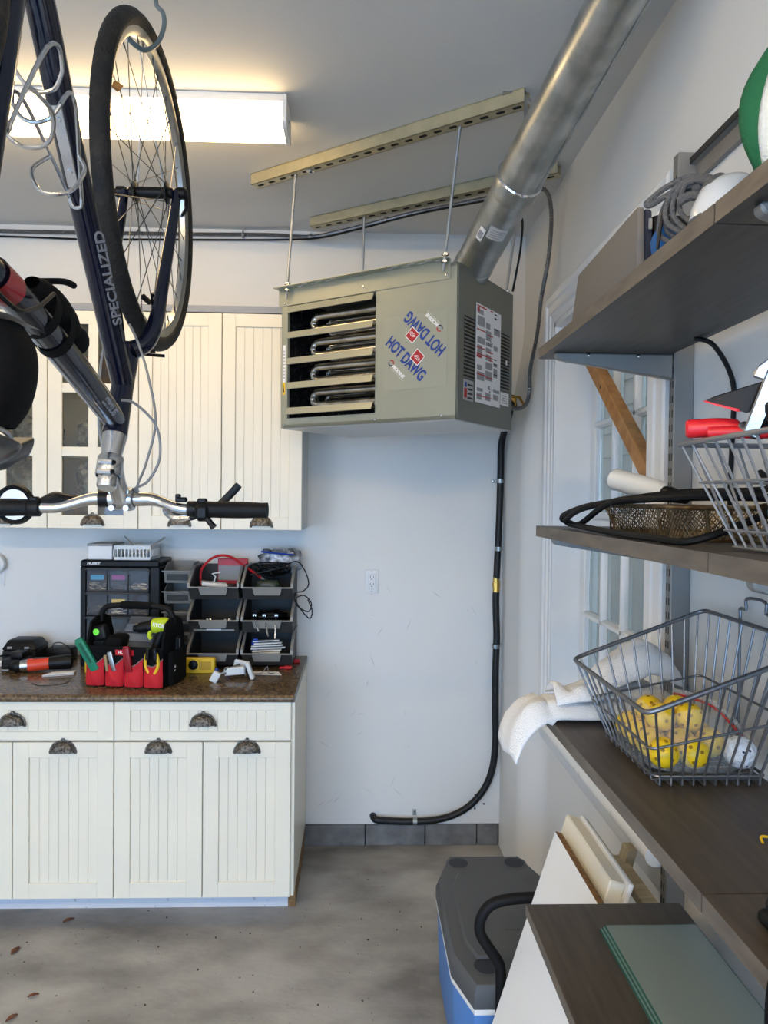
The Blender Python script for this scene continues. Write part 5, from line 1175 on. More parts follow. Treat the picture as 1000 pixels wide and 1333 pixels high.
# contents standing in the bag
ob = thing('parts_case', 'clear flat parts case leaning inside the tool bag', 'case', FT @ V((.13, .12, .10)))
c_ = MB(FT); R3 = Matrix.Rotation(-.75, 3, 'X'); c_.cbox((.155, .120, .170), (.135, .016, .170), R3, bev=.004).build('case', mat('smoky_case', (74, 76, 80), .12, coat=.4), ob)
for k in range(3): MB(FT).cbox((.155, .102-.028*(k-1)*-1*.68, .160+.045*(k-1)*.74+.006), (.12, .002, .034), R3, bev=.001).build('compartment', mat('case_rib', (112, 114, 118), .15), ob)
MB(FT).cbox((.148, .128, .200), (.045, .002, .030), R3).build('yellow_label', m_yel, ob)
dr = thing('drill', 'black and lime cordless drill lying in the tool bag', 'drill', FT @ V((.235, .10, .14)))
MB(FT).tube([(.150, .075, .205), (.170, .078, .207), (.172, .078, .207), (.205, .083, .212), (.207, .083, .212), (.225, .086, .215)], [.011, .016, .020, .022, .024, .024], 16).build('chuck', m_dark, dr)
MB(FT).tube(smooth_path([(.222, .086, .215), (.25, .090, .218), (.285, .095, .222)], 4), [.026, .028, .029, .029, .029, .029, .028, .026, .020], 16).build('motor_body', m_lime, dr)
MB(FT).tube(smooth_path([(.262, .092, .205), (.250, .088, .175), (.236, .085, .13), (.230, .085, .09)], 4), [.018, .019, .019, .018, .017, .017, .017, .018, .018, .019, .020, .020, .021], 12).build('grip', m_dark, dr)
MB(FT).tube(smooth_path([(.222, .072, .200), (.215, .070, .185), (.222, .070, .168)], 4), .008, 8).build('trigger_guard', m_lime, dr)
MB(FT).cbox((.228, .09, .07), (.075, .07, .045), bev=.008).build('battery', m_dark, dr)
text('RYOBI', .020, FT @ Matrix.Translation((.258, .060, .222)) @ Matrix.Rotation(.12, 4, 'Y') @ BX, m_wpr, dr, sx=.9, bold=.0004)
t = thing('tape_measure', 'black tape measure with a bright green disc at the left end of the tool bag', 'tape measure', FT @ V((.01, .05, .15)))
MB(FT).cbox((.035, .045, .190), (.055, .040, .060), Matrix.Rotation(-.25, 3, 'Y'), bev=.012, seg=3).build('case', m_dark, t)
MB(FT).lathe([(0, .003), (.012, .002), (.013, 0)], (.026, .025, .196), (0, -1, 0.2), 20).build('green_disc', mat('bright_green', (110, 226, 60), .4), t)
MB(FT).cbox((.035, .045, .09), (.045, .035, .15), bev=.004).build('belt_block', m_dark, t)
t = MB(FT).cbox((.085, .078, .094), (.075, .10, .17), bev=.02, seg=3).build('dark_pouch', m_fab); tag(t, 'dark fabric pouch standing in the left half of the tool bag', 'pouch')
# --- left end of the counter
ch = thing('battery_charger', 'black battery charger with two silver contacts at the left end of the counter', 'charger', (-1.41, 3.2, ZT))
MB().hexa([(-1.478, 3.10, ZT), (-1.34, 3.10, ZT), (-1.34, 3.25, ZT), (-1.478, 3.25, ZT)], [(-1.478, 3.11, ZT+.060), (-1.34, 3.11, ZT+.060), (-1.34, 3.24, ZT+.060), (-1.478, 3.24, ZT+.060)], bev=.006).build('base', m_dark, ch)
MB().hexa([(-1.482, 3.105, ZT+.060), (-1.336, 3.105, ZT+.060), (-1.336, 3.245, ZT+.060), (-1.482, 3.245, ZT+.060)], [(-1.462, 3.13, ZT+.100), (-1.356, 3.13, ZT+.100), (-1.356, 3.22, ZT+.100), (-1.462, 3.22, ZT+.100)], bev=.008, seg=2).build('top', m_dark, ch)
for x in (-1.445, -1.375): MB().cbox((x, 3.108, ZT+.070), (.020, .006, .010), Matrix.Rotation(-.5, 3, 'X'), bev=.001).build('contact', m_chrome, ch)
bt = thing('drill_battery', 'black slide battery lying in front of the charger', 'battery', (-1.385, 3.06, ZT))
MB().box(-1.430, -1.335, 3.00, 3.085, ZT, ZT+.045, bev=.008, seg=2).build('pack', m_dark, bt); MB().box(-1.400, -1.350, 3.01, 3.075, ZT+.045, ZT+.072, bev=.006, seg=2).build('stem', m_dark, bt)
sp = thing('black_box', 'small black speaker-like box with a cord handle at the back of the counter', 'box', (-1.27, 3.2, ZT))
MB().box(-1.325, -1.215, 3.17, 3.25, ZT, ZT+.058, bev=.012, seg=2).build('case', m_dark, sp); MB().tube(smooth_path([(-1.30, 3.18, ZT+.055), (-1.285, 3.16, ZT+.078), (-1.255, 3.155, ZT+.084), (-1.222, 3.15, ZT+.068), (-1.205, 3.15, ZT+.045)], 5), .002, 6).build('cord_handle', m_dark, sp)
ot = thing('oscillating_tool', 'red and black power tool lying on the counter in front of the charger', 'power tool', (-1.25, 3.0, ZT))
a, b_ = V((-1.372, 2.955, ZT+.026)), V((-1.150, 3.015, ZT+.037)); L = lambda k: a.lerp(b_, k)
MB().tube([L(0), L(.06), L(.10), L(.16)], [.012, .022, .024, .022], 14).build('head', m_dark, ot)
MB().tube([L(.14), L(.24), L(.30)], [.021, .023, .0245], 14).build('collar', m_steel, ot)
MB().tube([L(.28), L(.40), L(.55), L(.64)], [.0255, .0255, .025, .0245], 16).build('motor_body', m_orange, ot)
MB().tube([L(.62), L(.75), L(.9), L(.98), L(1.0)], [.026, .028, .030, .028, .018], 16).build('handle', m_dark, ot)
MB().cbox(L(.47)+V((0, 0, .023)), (.050, .016, .008), Matrix.Rotation(.26, 3, 'Z'), bev=.003).build('switch', m_bind, ot)
for k, mt in enumerate((m_steel, m_dark)): MB().cbox(L(-.02)+V((-.012, -.004, -.012+.016*k)), (.03, .006, .008), bev=.002).build('blade', mt, ot)
o = thing('folded_papers', 'folded white papers lying on the counter beside the tool bag', 'papers', (-1.17, 2.92, ZT))
for k in range(4): MB().hexa([(-1.222, 2.895, ZT+.001+.002*k), (-1.115, 2.93, ZT+.001+.002*k), (-1.118, 2.965, ZT+.001+.002*k), (-1.205, 2.945, ZT+.001+.002*k)], [(-1.222, 2.895, ZT+.0025+.002*k), (-1.115, 2.93, ZT+.0025+.003*k), (-1.118, 2.965, ZT+.0025+.003*k), (-1.205, 2.945, ZT+.0025+.002*k)]).build('sheet', m_paper if k != 1 else m_gpr, o)
o = thing('white_plug', 'white plug end with a black cable at the far left of the counter', 'plug', (-1.47, 3.10, ZT))
MB().cbox((-1.49, 3.075, ZT+.012), (.07, .03, .022), bev=.005).build('body', m_white, o); MB().tube(smooth_path([(-1.49, 3.06, ZT+.02), (-1.50, 3.05, ZT+.03), (-1.46, 3.07, ZT+.045), (-1.445, 3.10, ZT+.04)], 5), .003, 6).build('lead', m_dark, o)
o = MB().tube(smooth_path([(-1.22, 2.80, ZT+.0018), (-1.17, 2.76, ZT+.0018), (-1.11, 2.78, ZT+.0018), (-1.09, 2.83, ZT+.0018)], 6), .0012, 5).build('loose_wire', m_dark); tag(o, 'thin dark wire curled on the counter left of the tool bag', 'wire')
# ================================================================== shelving on the right wall
m_shelf = mat('grey_brown_laminate', (78, 71, 63), 0.42, rgb2=(62, 56, 50), vscale=5, stretch=(14, 1.2, 1), detail=6, bump=0.04, bscale=60)
m_sedge = mat('grey_brown_edge', (108, 99, 88), 0.5, rgb2=(88, 80, 71), vscale=6, stretch=(1, 2, 10))
m_rail = mat('grey_metal_rail', (142, 140, 136), 0.42, 0.45, var=0.1, vscale=12)
SX0 = 0.41
def board(y0, y1, z0, z1, lab, x1=XW-0.004):
    t = thing('shelf_board', lab, 'shelf', ((SX0+x1)/2, (y0+y1)/2, z0), group='shelf boards on the right wall')
    MB().box(SX0+.0012, x1, y0, y1, z0, z1).build('board', m_shelf, t)
    MB().box(SX0, SX0+.0012, y0, y1, z0, z1).build('edge_band', m_sedge, t)
    return t
XR = 0.688
shelves = [(1.890, 1.914, 'top'), (1.483, 1.507, 'middle'), (1.080, 1.103, 'bottom')]
what = {'top': ('carrying the zipped case and rope', 'carrying the green bag'), 'middle': ('carrying the mesh basket', 'under the wire tool basket'), 'bottom': ('carrying the towel and ball basket', 'nearest the camera with a black case')}
for z0, z1, nm in shelves:
    board(0.852, 1.688 if nm != 'bottom' else 1.60, z0, z1, '%s grey-brown wall shelf board, far half, %s' % (nm, what[nm][0]), XR if False else XW-0.05)
    board(0.10, 0.848, z0, z1, '%s grey-brown wall shelf board, near half, %s' % (nm, what[nm][1]), XW-0.05)
def bracket(mb, y, z, xf=SX0+.018):
    pr = [(XW-.046, z), (xf, z), (xf-.001, z-.006), (xf+.004, z-.014), (xf+.02, z-.017), (XW-.046, z-.055)]
    mb.prism(pr, y-.010, y+.010, 'XZ', bev=.003)
for y, lab in ((1.615, 'grey slotted shelf standard beside the window, with three brackets'), (0.79, 'grey slotted shelf standard near the camera, with three brackets')):
    t = thing('shelf_standard', lab, 'shelf standard', (0.71, y, 0.55), group='shelf standards')
    zt = 2.33
    MB().box(XW-.045, XW-.0005, y-.014, y+.014, 0.55, zt, bev=.0025).build('upright', m_rail, t)
    src = None
    z = 0.60; z_first = z
    while z < zt-.04:
        for dy in (-.006, .006):
            if src is None: src = MB().box(XW-.0456, XW-.0449, y-.0085, y-.0045, z, z+.016).build('slot', m_gap, t); base = (-.006, z)
            else: share(src, 'slot', t, (0, dy+.006, z-base[1]))
        z += .032
    for z0, z1, nm in shelves:
        mb = MB(); bracket(mb, y, z0-.0003); b_ = mb.build('bracket', m_rail, t)
        mb = MB()
        for x in (SX0+.09, SX0+.20): mb.ball((x, y-.011, z0-.006), .0045, 8)
        mb.build('bracket_pins', m_chrome, b_)
t = thing('hanging_rail', 'grey metal hang rail screwed high on the right wall', 'rail', (0.72, 1.0, 2.26))
MB().prism([(XW-.0005, 2.262), (XW-.012, 2.262), (XW-.012, 2.272), (XW-.006, 2.274), (XW-.006, 2.300), (XW-.018, 2.304), (XW-.018, 2.316), (XW-.0005, 2.316)], 0.2, 1.69, 'XZ').build('rail', m_rail, t)
MB().box(XW-.0195, XW-.0175, 0.2, 1.69, 2.303, 2.3165).build('dark_top_edge', m_gap, t)
# black cable down the wall behind the shelves
o = MB().tube(smooth_path([(0.66, 1.44, 1.889), (0.690, 1.42, 1.87), (0.728, 1.42, 1.80), (0.729, 1.42, 1.70), (0.727, 1.42, 1.55), (0.71, 1.35, 1.47), (0.729, 1.26, 1.44), (0.729, 1.22, 1.34), (0.729, 1.16, 1.27)], 6), .0048, 8).build('wall_cable', m_dark); tag(o, 'black cable hanging down the right wall behind the shelves', 'cable')

# ---- on the top shelf
ZA = 1.9145
cs = thing('zipped_case', 'grey-brown zipped case standing on the top shelf', 'case', (0.5, 1.30, ZA))
m_case = mat('taupe_fabric', (112, 106, 98), 0.7, bump=.2, bscale=300); m_zip = mat('navy_zip', (40, 44, 58), .5)
MB().hexa([(SX0+.010, 1.465, ZA), (SX0+.024, 1.465, ZA), (SX0+.024, 1.118, ZA), (SX0+.010, 1.118, ZA)], [(SX0+.012, 1.430, ZA+.090), (SX0+.024, 1.430, ZA+.090), (SX0+.024, 1.125, ZA+.104), (SX0+.012, 1.125, ZA+.104)], bev=.004, seg=2).build('front_shell', m_case, cs)
MB().hexa([(SX0+.0245, 1.462, ZA), (SX0+.038, 1.462, ZA), (SX0+.038, 1.121, ZA), (SX0+.0245, 1.121, ZA)], [(SX0+.0245, 1.432, ZA+.089), (SX0+.037, 1.432, ZA+.089), (SX0+.037, 1.128, ZA+.102), (SX0+.0245, 1.128, ZA+.102)], bev=.003).build('zip_band', m_zip, cs)
MB().hexa([(SX0+.0385, 1.465, ZA), (SX0+.12, 1.465, ZA), (SX0+.12, 1.122, ZA), (SX0+.0385, 1.122, ZA)], [(SX0+.0385, 1.430, ZA+.086), (SX0+.11, 1.430, ZA+.086), (SX0+.11, 1.130, ZA+.097), (SX0+.0385, 1.130, ZA+.097)], bev=.010, seg=2).build('rear_shell', m_dark, cs)
MB().cbox((SX0+.031, 1.1195, ZA+.075), (.006, .003, .018), bev=.001).build('zip_pull', m_steel, cs)
m_rope = mat('grey_cord', (96, 94, 92), .7, bump=.6, bscale=300)
rp = thing('rope_bundle', 'bundle of grey cord looped over the edge of the top shelf', 'cord', (0.46, 1.12, ZA))
for k in range(6):
    y0 = 1.035-.007*k; x0 = .430+.007*(k % 3)
    MB().tube(smooth_path([(x0+.02, y0-.02, ZA+.006+.004*(k % 2)), (x0-.006, y0+.006, ZA+.030+.004*k), (x0-.002, y0, ZA+.070+.003*k), (x0+.018, y0-.02, ZA+.090-.004*(k % 3)), (x0+.034, y0-.035, ZA+.060+.004*k), (x0+.040, y0-.04, ZA+.010+.003*k)], 6), .0036, 7).build('strand', m_rope, rp)
MB().tube(smooth_path([(.470, .985, ZA+.088), (.448, 1.005, ZA+.097), (.424, 1.025, ZA+.090), (.406, 1.035, ZA+.076), (.402, 1.036, ZA+.071), (.408, 1.032, ZA+.069), (.428, 1.02, ZA+.080), (.452, 1.0, ZA+.084), (.474, .985, ZA+.078)], 6), .0042, 7).build('loop_end', m_rope, rp)
MB().tube(smooth_path([(.432, 1.0, ZA+.060), (.446, .992, ZA+.066), (.470, .988, ZA+.06)], 4), .007, 8).build('wrap', m_rope, rp)
mb = MB(); mb.ball((.458, .998, ZA+.080), .009, 10); mb.build('knot', m_rope, rp)
MB().tube(smooth_path([(.424, 1.030, ZA+.06), (.420, 1.032, ZA+.03), (.418, 1.034, ZA+.008)], 4), .0024, 6).build('dark_tail', m_dark, rp)
o = lump('blue_cloth', (.452, 1.085, ZA), (.04, .03, .055), mat('blue_cloth', (20, 90, 150), .7), 'scrap of blue cloth behind the grey cord on the top shelf', 'cloth', .2, 30)
t = thing('white_dome', 'round white and grey bowl upside down on the top shelf', 'bowl', (0.468, 0.925, ZA))
MB().lathe([(.050, 0), (.051, .006), (.048, .026), (.038, .048), (.020, .061), (0, .064)], (.468, .925, ZA), (0, 0, 1), 32).build('shell', mat('glossy_white', (214, 214, 212), .2), t)
MB().lathe([(.0512, 0), (.053, .003), (.0515, .009)], (.468, .925, ZA), (0, 0, 1), 32).build('rim', m_rope, t)
MB().grid(lambda u, v: V((.468, .925, ZA))+V((math.cos(2.0+1.6*u)*(.0525-.018*v), math.sin(2.0+1.6*u)*(.0525-.018*v), .004+.052*v)), 12, 6).build('grey_cover', m_rope, t, sharp=3)
gb = thing('green_bag', 'green and white fabric bag at the right end of the top shelf', 'bag', (0.505, 0.805, ZA))
def gbf(u, v, x0, r1):
    a = 2*PI*u; k = (.55+.45*math.sin(PI*min(v+.12, 1)**1.0))*(1-.55*v**3)
    return V((x0+.080*math.cos(a)*k+.005*math.sin(5*a+6*v), .805+r1*math.sin(a)*k+.004*math.sin(4*a), ZA+.225*v))
MB().grid(lambda u, v: gbf(u, v, .505, .055), 28, 16, cu=True).build('white_body', mat('white_canvas', (220, 218, 208), .8, bump=.3, bscale=250), gb, sharp=3)
MB().grid(lambda u, v: V((.505, .805, 0))+(gbf(.27+.285*u, v, .505, .055)-V((.505, .805, 0))).xy.to_3d()*1.09+V((0, 0, gbf(0, v, 0, 0).z)), 12, 16).build('green_panel', mat('green_canvas', (20, 92, 54), .75, bump=.3, bscale=250), gb, sharp=3)

# ---- on the middle shelf
ZM = 1.5075
m_mesh = mat('blackened_steel_mesh', (150, 132, 100), .35, .9, rgb2=(84, 62, 40), vscale=25)
gbk = thing('mesh_grill_basket', 'rectangular steel mesh grill basket on the middle shelf', 'basket', (0.56, 1.25, ZM))
bx0, bx1, by0, by1 = .468, .655, 1.02, 1.42; zt = ZM+.050
def ring(x0, x1, y0, y1, z, r=.02):
    out = []
    for cx_, cy_, a0 in ((x1-r, y1-r, 0), (x0+r, y1-r, PI/2), (x0+r, y0+r, PI), (x1-r, y0+r, 3*PI/2)):
        for k in range(5): a = a0+PI/2*k/4; out.append(V((cx_+r*math.cos(a), cy_+r*math.sin(a), z)))
    return out
MB().tube(ring(bx0, bx1, by0, by1, zt), .0035, 8, closed=True).build('rim', m_mesh, gbk)
MB().tube(ring(bx0+.012, bx1-.012, by0+.014, by1-.014, ZM+.003), .0025, 6, closed=True).build('base_wire', m_mesh, gbk)
mb = MB(); T_ = ring(bx0, bx1, by0, by1, zt); B_ = ring(bx0+.012, bx1-.012, by0+.014, by1-.014, ZM+.003)
def perim(Rg, s):
    L = [0]; n = len(Rg)
    for i in range(n): L.append(L[-1]+(Rg[(i+1) % n]-Rg[i]).length)
    d_ = (s % 1)*L[-1]
    for i in range(n):
        if L[i+1] >= d_: return Rg[i].lerp(Rg[(i+1) % n], (d_-L[i])/max(1e-9, L[i+1]-L[i]))
N = 110
for i in range(N):
    for dr_ in (-1, 1): mb.cyl(perim(B_, i/N), perim(T_, (i+dr_*5)/N), .0008, n=4, caps=False)
for k in range(24):
    y = by0+.014+(by1-by0-.028)*k/23; mb.cyl((bx0+.013, y, ZM+.003), (bx1-.013, y, ZM+.003), .0008, n=4, caps=False)
for k in range(12):
    x = bx0+.012+(bx1-bx0-.024)*k/11; mb.cyl((x, by0+.014, ZM+.003), (x, by1-.014, ZM+.003), .0008, n=4, caps=False)
tag(mb.build('wire_mesh', m_mesh, gbk), kind='stuff')
for s in ((bx0+.02, by0), (bx0, by0+.12)):
    p = V((s[0], s[1], zt)); MB().tube([p, V((min(p.x+.012, p.x+.012), p.y+.010, ZM+.003))], .003, 6).build('stay', m_mesh, gbk)
MB().tube(smooth_path([(bx1-.05, by0+.02, zt), (bx1-.03, by0-.03, zt+.006), (bx1-.09, by0-.03, zt+.006), (bx1-.10, by0+.01, zt)], 5), .003, 6).build('end_loop', m_mesh, gbk)
wt = thing('white_bottle', 'white plastic bottle lying across the mesh basket', 'bottle', (.59, 1.42, zt))
a, b_ = V((.512, 1.46, zt+.052)), V((.552, 1.31, zt+.024))
MB().tube([a, a.lerp(b_, .02), a.lerp(b_, .5), a.lerp(b_, .85), b_], [.012, .021, .0215, .020, .012], 18).build('body', mat('offwhite_plastic', (226, 224, 216), .35), wt)
MB().tube([b_, b_.lerp(a, -.1), b_.lerp(a, -.35)], [.013, .014, .010], 12).build('cap', m_dark, wt)
MB().tube([a.lerp(b_, .025), a.lerp(b_, .03)], [.0222, .0222], 18).build('seam', m_gpr, wt)
crd = []
for k in range(3):
    for i in range(18):
        a = 2*PI*i/18; crd.append(V((.515+(.085+.012*k)*math.sin(a)-.004*k, 1.16+(.33-.03*k)*math.cos(a)*.9, ZM+.0125+.010*k+.038*(.5-.5*math.cos(a*1+.5*k))*(1 if k else .25)+.030*(math.sin(a) > 0))))
mb = MB(); loops = smooth_path([(.72, 1.30, 1.62), (.69, 1.22, 1.60), (.62, 1.12, 1.585), (.52, 1.20, 1.580), (.432, 1.36, 1.556), (.423, 1.48, 1.530), (.430, 1.50, 1.520), (.436, 1.44, 1.516), (.424, 1.22, 1.514), (.424, 1.05, 1.514), (.45, .97, 1.515), (.56, .98, 1.555), (.60, 1.04, 1.572), (.50, 1.16, 1.572), (.440, 1.34, 1.560), (.420, 1.46, 1.542), (.426, 1.53, 1.528), (.445, 1.54, 1.520), (.444, 1.46, 1.520), (.444, 1.28, 1.564), (.47, 1.12, 1.572), (.54, 1.02, 1.575), (.64, .98, 1.565)], 8)
mb.tube(loops, .0058, 8); o = mb.build('power_cord', m_matblack); tag(o, 'coiled thick black power cord draped over the mesh basket', 'cord')
# wire tool basket (near) with tools
m_wire = mat('grey_coated_wire', (128, 128, 128), .5, .3)
tb = thing('wire_tool_basket', 'grey wire basket of tools on the middle shelf near the camera', 'basket', (.57, .85, ZM))
wx0, wx1, wy0, wy1, wz = .430, .65, .70, .92, ZM+.132
top = ring(wx0-.020, wx1+.01, wy0-.02, wy1+.02, wz, .012); bot = ring(wx0+.034, wx1-.01, wy0, wy1-.015, ZM+.004, .012)
mid1 = [p.lerp(q, .62) for p, q in zip(bot, top)]; mid0 = [p.lerp(q, .16) for p, q in zip(bot, top)]
mb = MB(); mb.tube(top, .0032, 8, closed=True); mb.build('rim', m_wire, tb)
for r_ in (mid1, mid0, bot): MB().tube(r_, .0018, 6, closed=True).build('ring_wire', m_wire, tb)
for i in range(34): MB().cyl(perim(bot, i/34), perim(top, i/34), .0017, n=5).build('upright_wire', m_wire, tb)
for k in range(6): MB().cyl((wx0+.034, wy0+.02+.033*k, ZM+.004), (wx1-.01, wy0+.02+.035*k, ZM+.004), .0016, n=5).build('floor_wire', m_wire, tb)
def tool_tube(t, nm, pts, rs, mt, sx=1.0): MB().tube(smooth_path(pts, 5), rs, 12, sx=sx).build(nm, mt, t)
t = thing('red_pliers', 'red-handled pliers lying across the wire tool basket', 'pliers', (.44, .87, wz))
tool_tube(t, 'red_handle', [(.400, .893, wz+.016), (.418, .886, wz+.0165), (.438, .879, wz+.017), (.456, .872, wz+.016)], [.009, .0112, .0115, .0115, .0115, .0115, .0118, .0118, .0118, .0118, .0116, .0114, .0112, .011, .010, .008], mat('red_rubber', (206, 30, 40), .4))
tool_tube(t, 'red_handle', [(.420, .876, wz+.0105), (.445, .862, wz+.010), (.475, .845, wz+.009), (.51, .825, wz+.009)], [.0075]*16, MATS['red_rubber'])
tool_tube(t, 'jaw', [(.452, .866, wz+.014), (.464, .858, wz+.012), (.476, .850, wz+.008)], [.008, .009, .010, .010, .010, .010, .010, .009, .009, .008, .006], m_steel, 1.4)
mb = MB(); mb.ball((.462, .852, wz+.014), .0085, 10); mb.ball((.474, .846, wz+.018), .006, 8); mb.build('pivot', m_dark, t)
t = thing('black_tool', 'black angular tool with a pointed red tip standing in the wire basket', 'tool', (.45, .84, wz))
MB().hexa([(.408, .862, wz+.046), (.446, .838, wz+.029), (.462, .836, wz+.032), (.452, .850, wz+.050)], [(.409, .861, wz+.049), (.460, .832, wz+.066), (.476, .830, wz+.069), (.455, .850, wz+.062)], bev=.0015).build('blade_cover', m_dark, t)
MB().hexa([(.4075, .8625, wz+.0455), (.437, .842, wz+.0320), (.442, .842, wz+.0320), (.428, .852, wz+.042)], [(.4075, .8625, wz+.0470), (.437, .842, wz+.0350), (.442, .842, wz+.035), (.428, .852, wz+.045)]).build('red_edge', MATS['red_rubber'], t)
tool_tube(t, 'shank', [(.462, .834, wz+.05), (.475, .815, wz+.0), (.490, .80, ZM+.012)], [.008]*11, m_dark)
t = thing('adjustable_wrench', 'pale steel adjustable wrench standing in the wire tool basket', 'wrench', (.45, .83, wz))
MB().hexa([(.440, .836, wz+.006), (.455, .830, wz-.002), (.459, .836, wz-.002), (.444, .842, wz+.006)], [(.464, .812, wz+.100), (.484, .806, wz+.094), (.488, .812, wz+.094), (.468, .818, wz+.100)], bev=.0025).build('handle', m_alloy, t)
MB().hexa([(.446, .828, wz+.070), (.463, .820, wz+.062), (.467, .826, wz+.063), (.450, .834, wz+.071)], [(.450, .824, wz+.082), (.466, .814, wz+.096), (.470, .820, wz+.096), (.454, .830, wz+.082)], bev=.0025).build('jaw', m_alloy, t)
mb = MB()
for k in range(6): mb.cbox((.456+.0035*k, .8285-.003*k, wz+.022+.011*k), (.0025, .0014, .003))
tag(mb.build('scale_marks', m_chrome, t), kind='stuff')
o = lump('teal_tool_case', (.535, .845, ZM+.0062), (.09, .07, .085), mat('teal_plastic', (30, 92, 92), .4, rgb2=(16, 40, 42), vscale=10), 'teal plastic tool body inside the wire basket', 'tool', .15, 41)
o = lump('dark_tool_bodies', (.57, .755, ZM+.0062), (.10, .06, .10), m_dark, 'dark tool handles heaped inside the wire basket', 'tools', .3, 42)

# ---- on the bottom shelf
ZL = 1.1035
m_towel = mat('white_terry', (240, 239, 236), .9, bump=.55, bscale=420, sheen=.3)
def thick_cloth(name, fn, nu, nv, th, mt, parent=None, sg=1):
    mb = MB(); P_ = [[V(fn(i/nu, j/nv)) for j in range(nv+1)] for i in range(nu+1)]
    up_ = []
    for i in range(nu+1):
        row = []
        for j in range(nv+1):
            a = P_[min(i+1, nu)][j]-P_[max(i-1, 0)][j]; b_ = P_[i][min(j+1, nv)]-P_[i][max(j-1, 0)]; n_ = a.cross(b_); n_ = n_.normalized()*sg if n_.length > 1e-9 else V((0, 0, 1))
            e = min(1, 4*min(i/nu, 1-i/nu)+.25)*min(1, 4*min(j/nv, 1-j/nv)+.25)
            row.append(P_[i][j]+n_*(th*e+.0030*noise.noise(P_[i][j]*60)+.007*e*noise.noise(P_[i][j]*22)))
        up_.append(row)
    A_ = [[mb.vt(p) for p in r_] for r_ in P_]; B_ = [[mb.vt(p) for p in r_] for r_ in up_]
    for i in range(nu):
        for j in range(nv):
            mb.face([A_[i][j], A_[i][j+1], A_[i+1][j+1], A_[i+1][j]]); mb.face([B_[i][j], B_[i+1][j], B_[i+1][j+1], B_[i][j+1]])
    for i in range(nu):
        mb.face([A_[i][0], A_[i+1][0], B_[i+1][0], B_[i][0]]); mb.face([A_[i][nv], B_[i][nv], B_[i+1][nv], A_[i+1][nv]])
    for j in range(nv):
        mb.face([A_[0][j], B_[0][j], B_[0][j+1], A_[0][j+1]]); mb.face([A_[nu][j], A_[nu][j+1], B_[nu][j+1], B_[nu][j]])
    return mb.build(name, mt, parent, sharp=3)
tw = thing('towel', 'white terry towel draped over the far corner of the bottom shelf', 'towel', (.5, 1.55, ZL))
def tw1(u, v):
    # u from the wall out over the shelf edge; v along the shelf
    s = .672-.367*u
    y = 1.478+.135*v+.02*math.sin(3*u)+.06*sst(.6, 1, u)*(v-.25)
    z = ZL+.004+.010*abs(noise.noise(V((s*9, y*9, 1))))
    if s > .405: return (s, y, max(z, ZL+.002))
    k = (.405-s)/.10
    return (.405-.085*math.sin(min(1.3, k*1.25)), y, ZL+.010*sst(0, .15, k)-.075*k**1.6-.035*k*abs(v-.45)+.012*k*math.sin(7*v+1))
thick_cloth('lower_layer', tw1, 34, 16, .034, m_towel, tw, -1)
def tw2(u, v):
    s = .675-.26*u; y = 1.505+.105*v+.012*math.sin(6*u)
    z = ZL+.040+.012*math.sin(PI*u)+.006*noise.noise(V((s*14, y*14, 4)))+.030*sst(.86, 1.0, u)*math.sin(PI*v)
    return (s, y, z)
thick_cloth('folded_layer', tw2, 26, 12, .026, m_towel, tw, -1)
def tw3(u, v):
    # the raised fold against the wall
    x = .485+.19*u; y = 1.47+.11*v+.02*u
    pk_ = max(0, 1-abs(u-.60)/.62)
    return (x, y, ZL+.062+.085*pk_*(.55+.45*math.sin(PI*v))+.008*noise.noise(V((u*5, v*5, 2))))
thick_cloth('raised_fold', tw3, 20, 10, .026, m_towel, tw)
# wire basket of balls
m_wire2 = mat('dark_grey_wire', (122, 122, 124), .38, .8)
wb_ = thing('wire_ball_basket', 'tapered grey wire basket holding yellow practice balls on the bottom shelf', 'basket', (.58, 1.28, ZL))
Yn, Yf, Xl, Xr = 1.083, 1.462, .434, .700
def zr(x): return 1.248+(x-Xl)/(Xr-Xl)*.10
RT = [V((Xl, Yn, zr(Xl))), V((Xl, Yf, zr(Xl))), V((Xr, Yf, zr(Xr))), V((Xr, Yn, zr(Xr)))]
RB = [V((.484, 1.172, ZL+.0165)), V((.484, 1.415, ZL+.0165)), V((.668, 1.415, ZL+.0165)), V((.668, 1.172, ZL+.0165))]
def rnd(Q, r):
    out = []
    for i in range(4):
        p, a, b_ = Q[i], (Q[i-1]-Q[i]).normalized(), (Q[(i+1) % 4]-Q[i]).normalized()
        for k in range(5):
            t_ = k/4; out.append((p+a*r)*(1-t_)**2+p*2*t_*(1-t_)+(p+b_*r)*t_**2)
    return out
MB().tube(rnd(RT, .02), .0042, 10, closed=True).build('rim', m_wire2, wb_)
MB().tube(rnd([b.lerp(a, .45) for a, b in zip(RT, RB)], .015), .0024, 8, closed=True).build('ring_wire', m_wire2, wb_)
MB().tube(rnd(RB, .012), .0026, 8, closed=True).build('base_ring', m_wire2, wb_)
for i in range(10):
    k = (i+.5)/10
    for A0, A1, B0, B1 in ((RT[0], RT[3], RB[0], RB[3]), (RT[1], RT[2], RB[1], RB[2])):
        MB().tube([A0.lerp(A1, k), B0.lerp(B1, k), B0.lerp(B1, k)+V((0, 0, -.0135))], .0021, 6).build('upright_wire', m_wire2, wb_)
    MB().tube([RB[0].lerp(RB[3], k)+V((0, 0, -.0135)), RB[1].lerp(RB[2], k)+V((0, 0, -.0135))], .0021, 6).build('floor_wire', m_wire2, wb_)
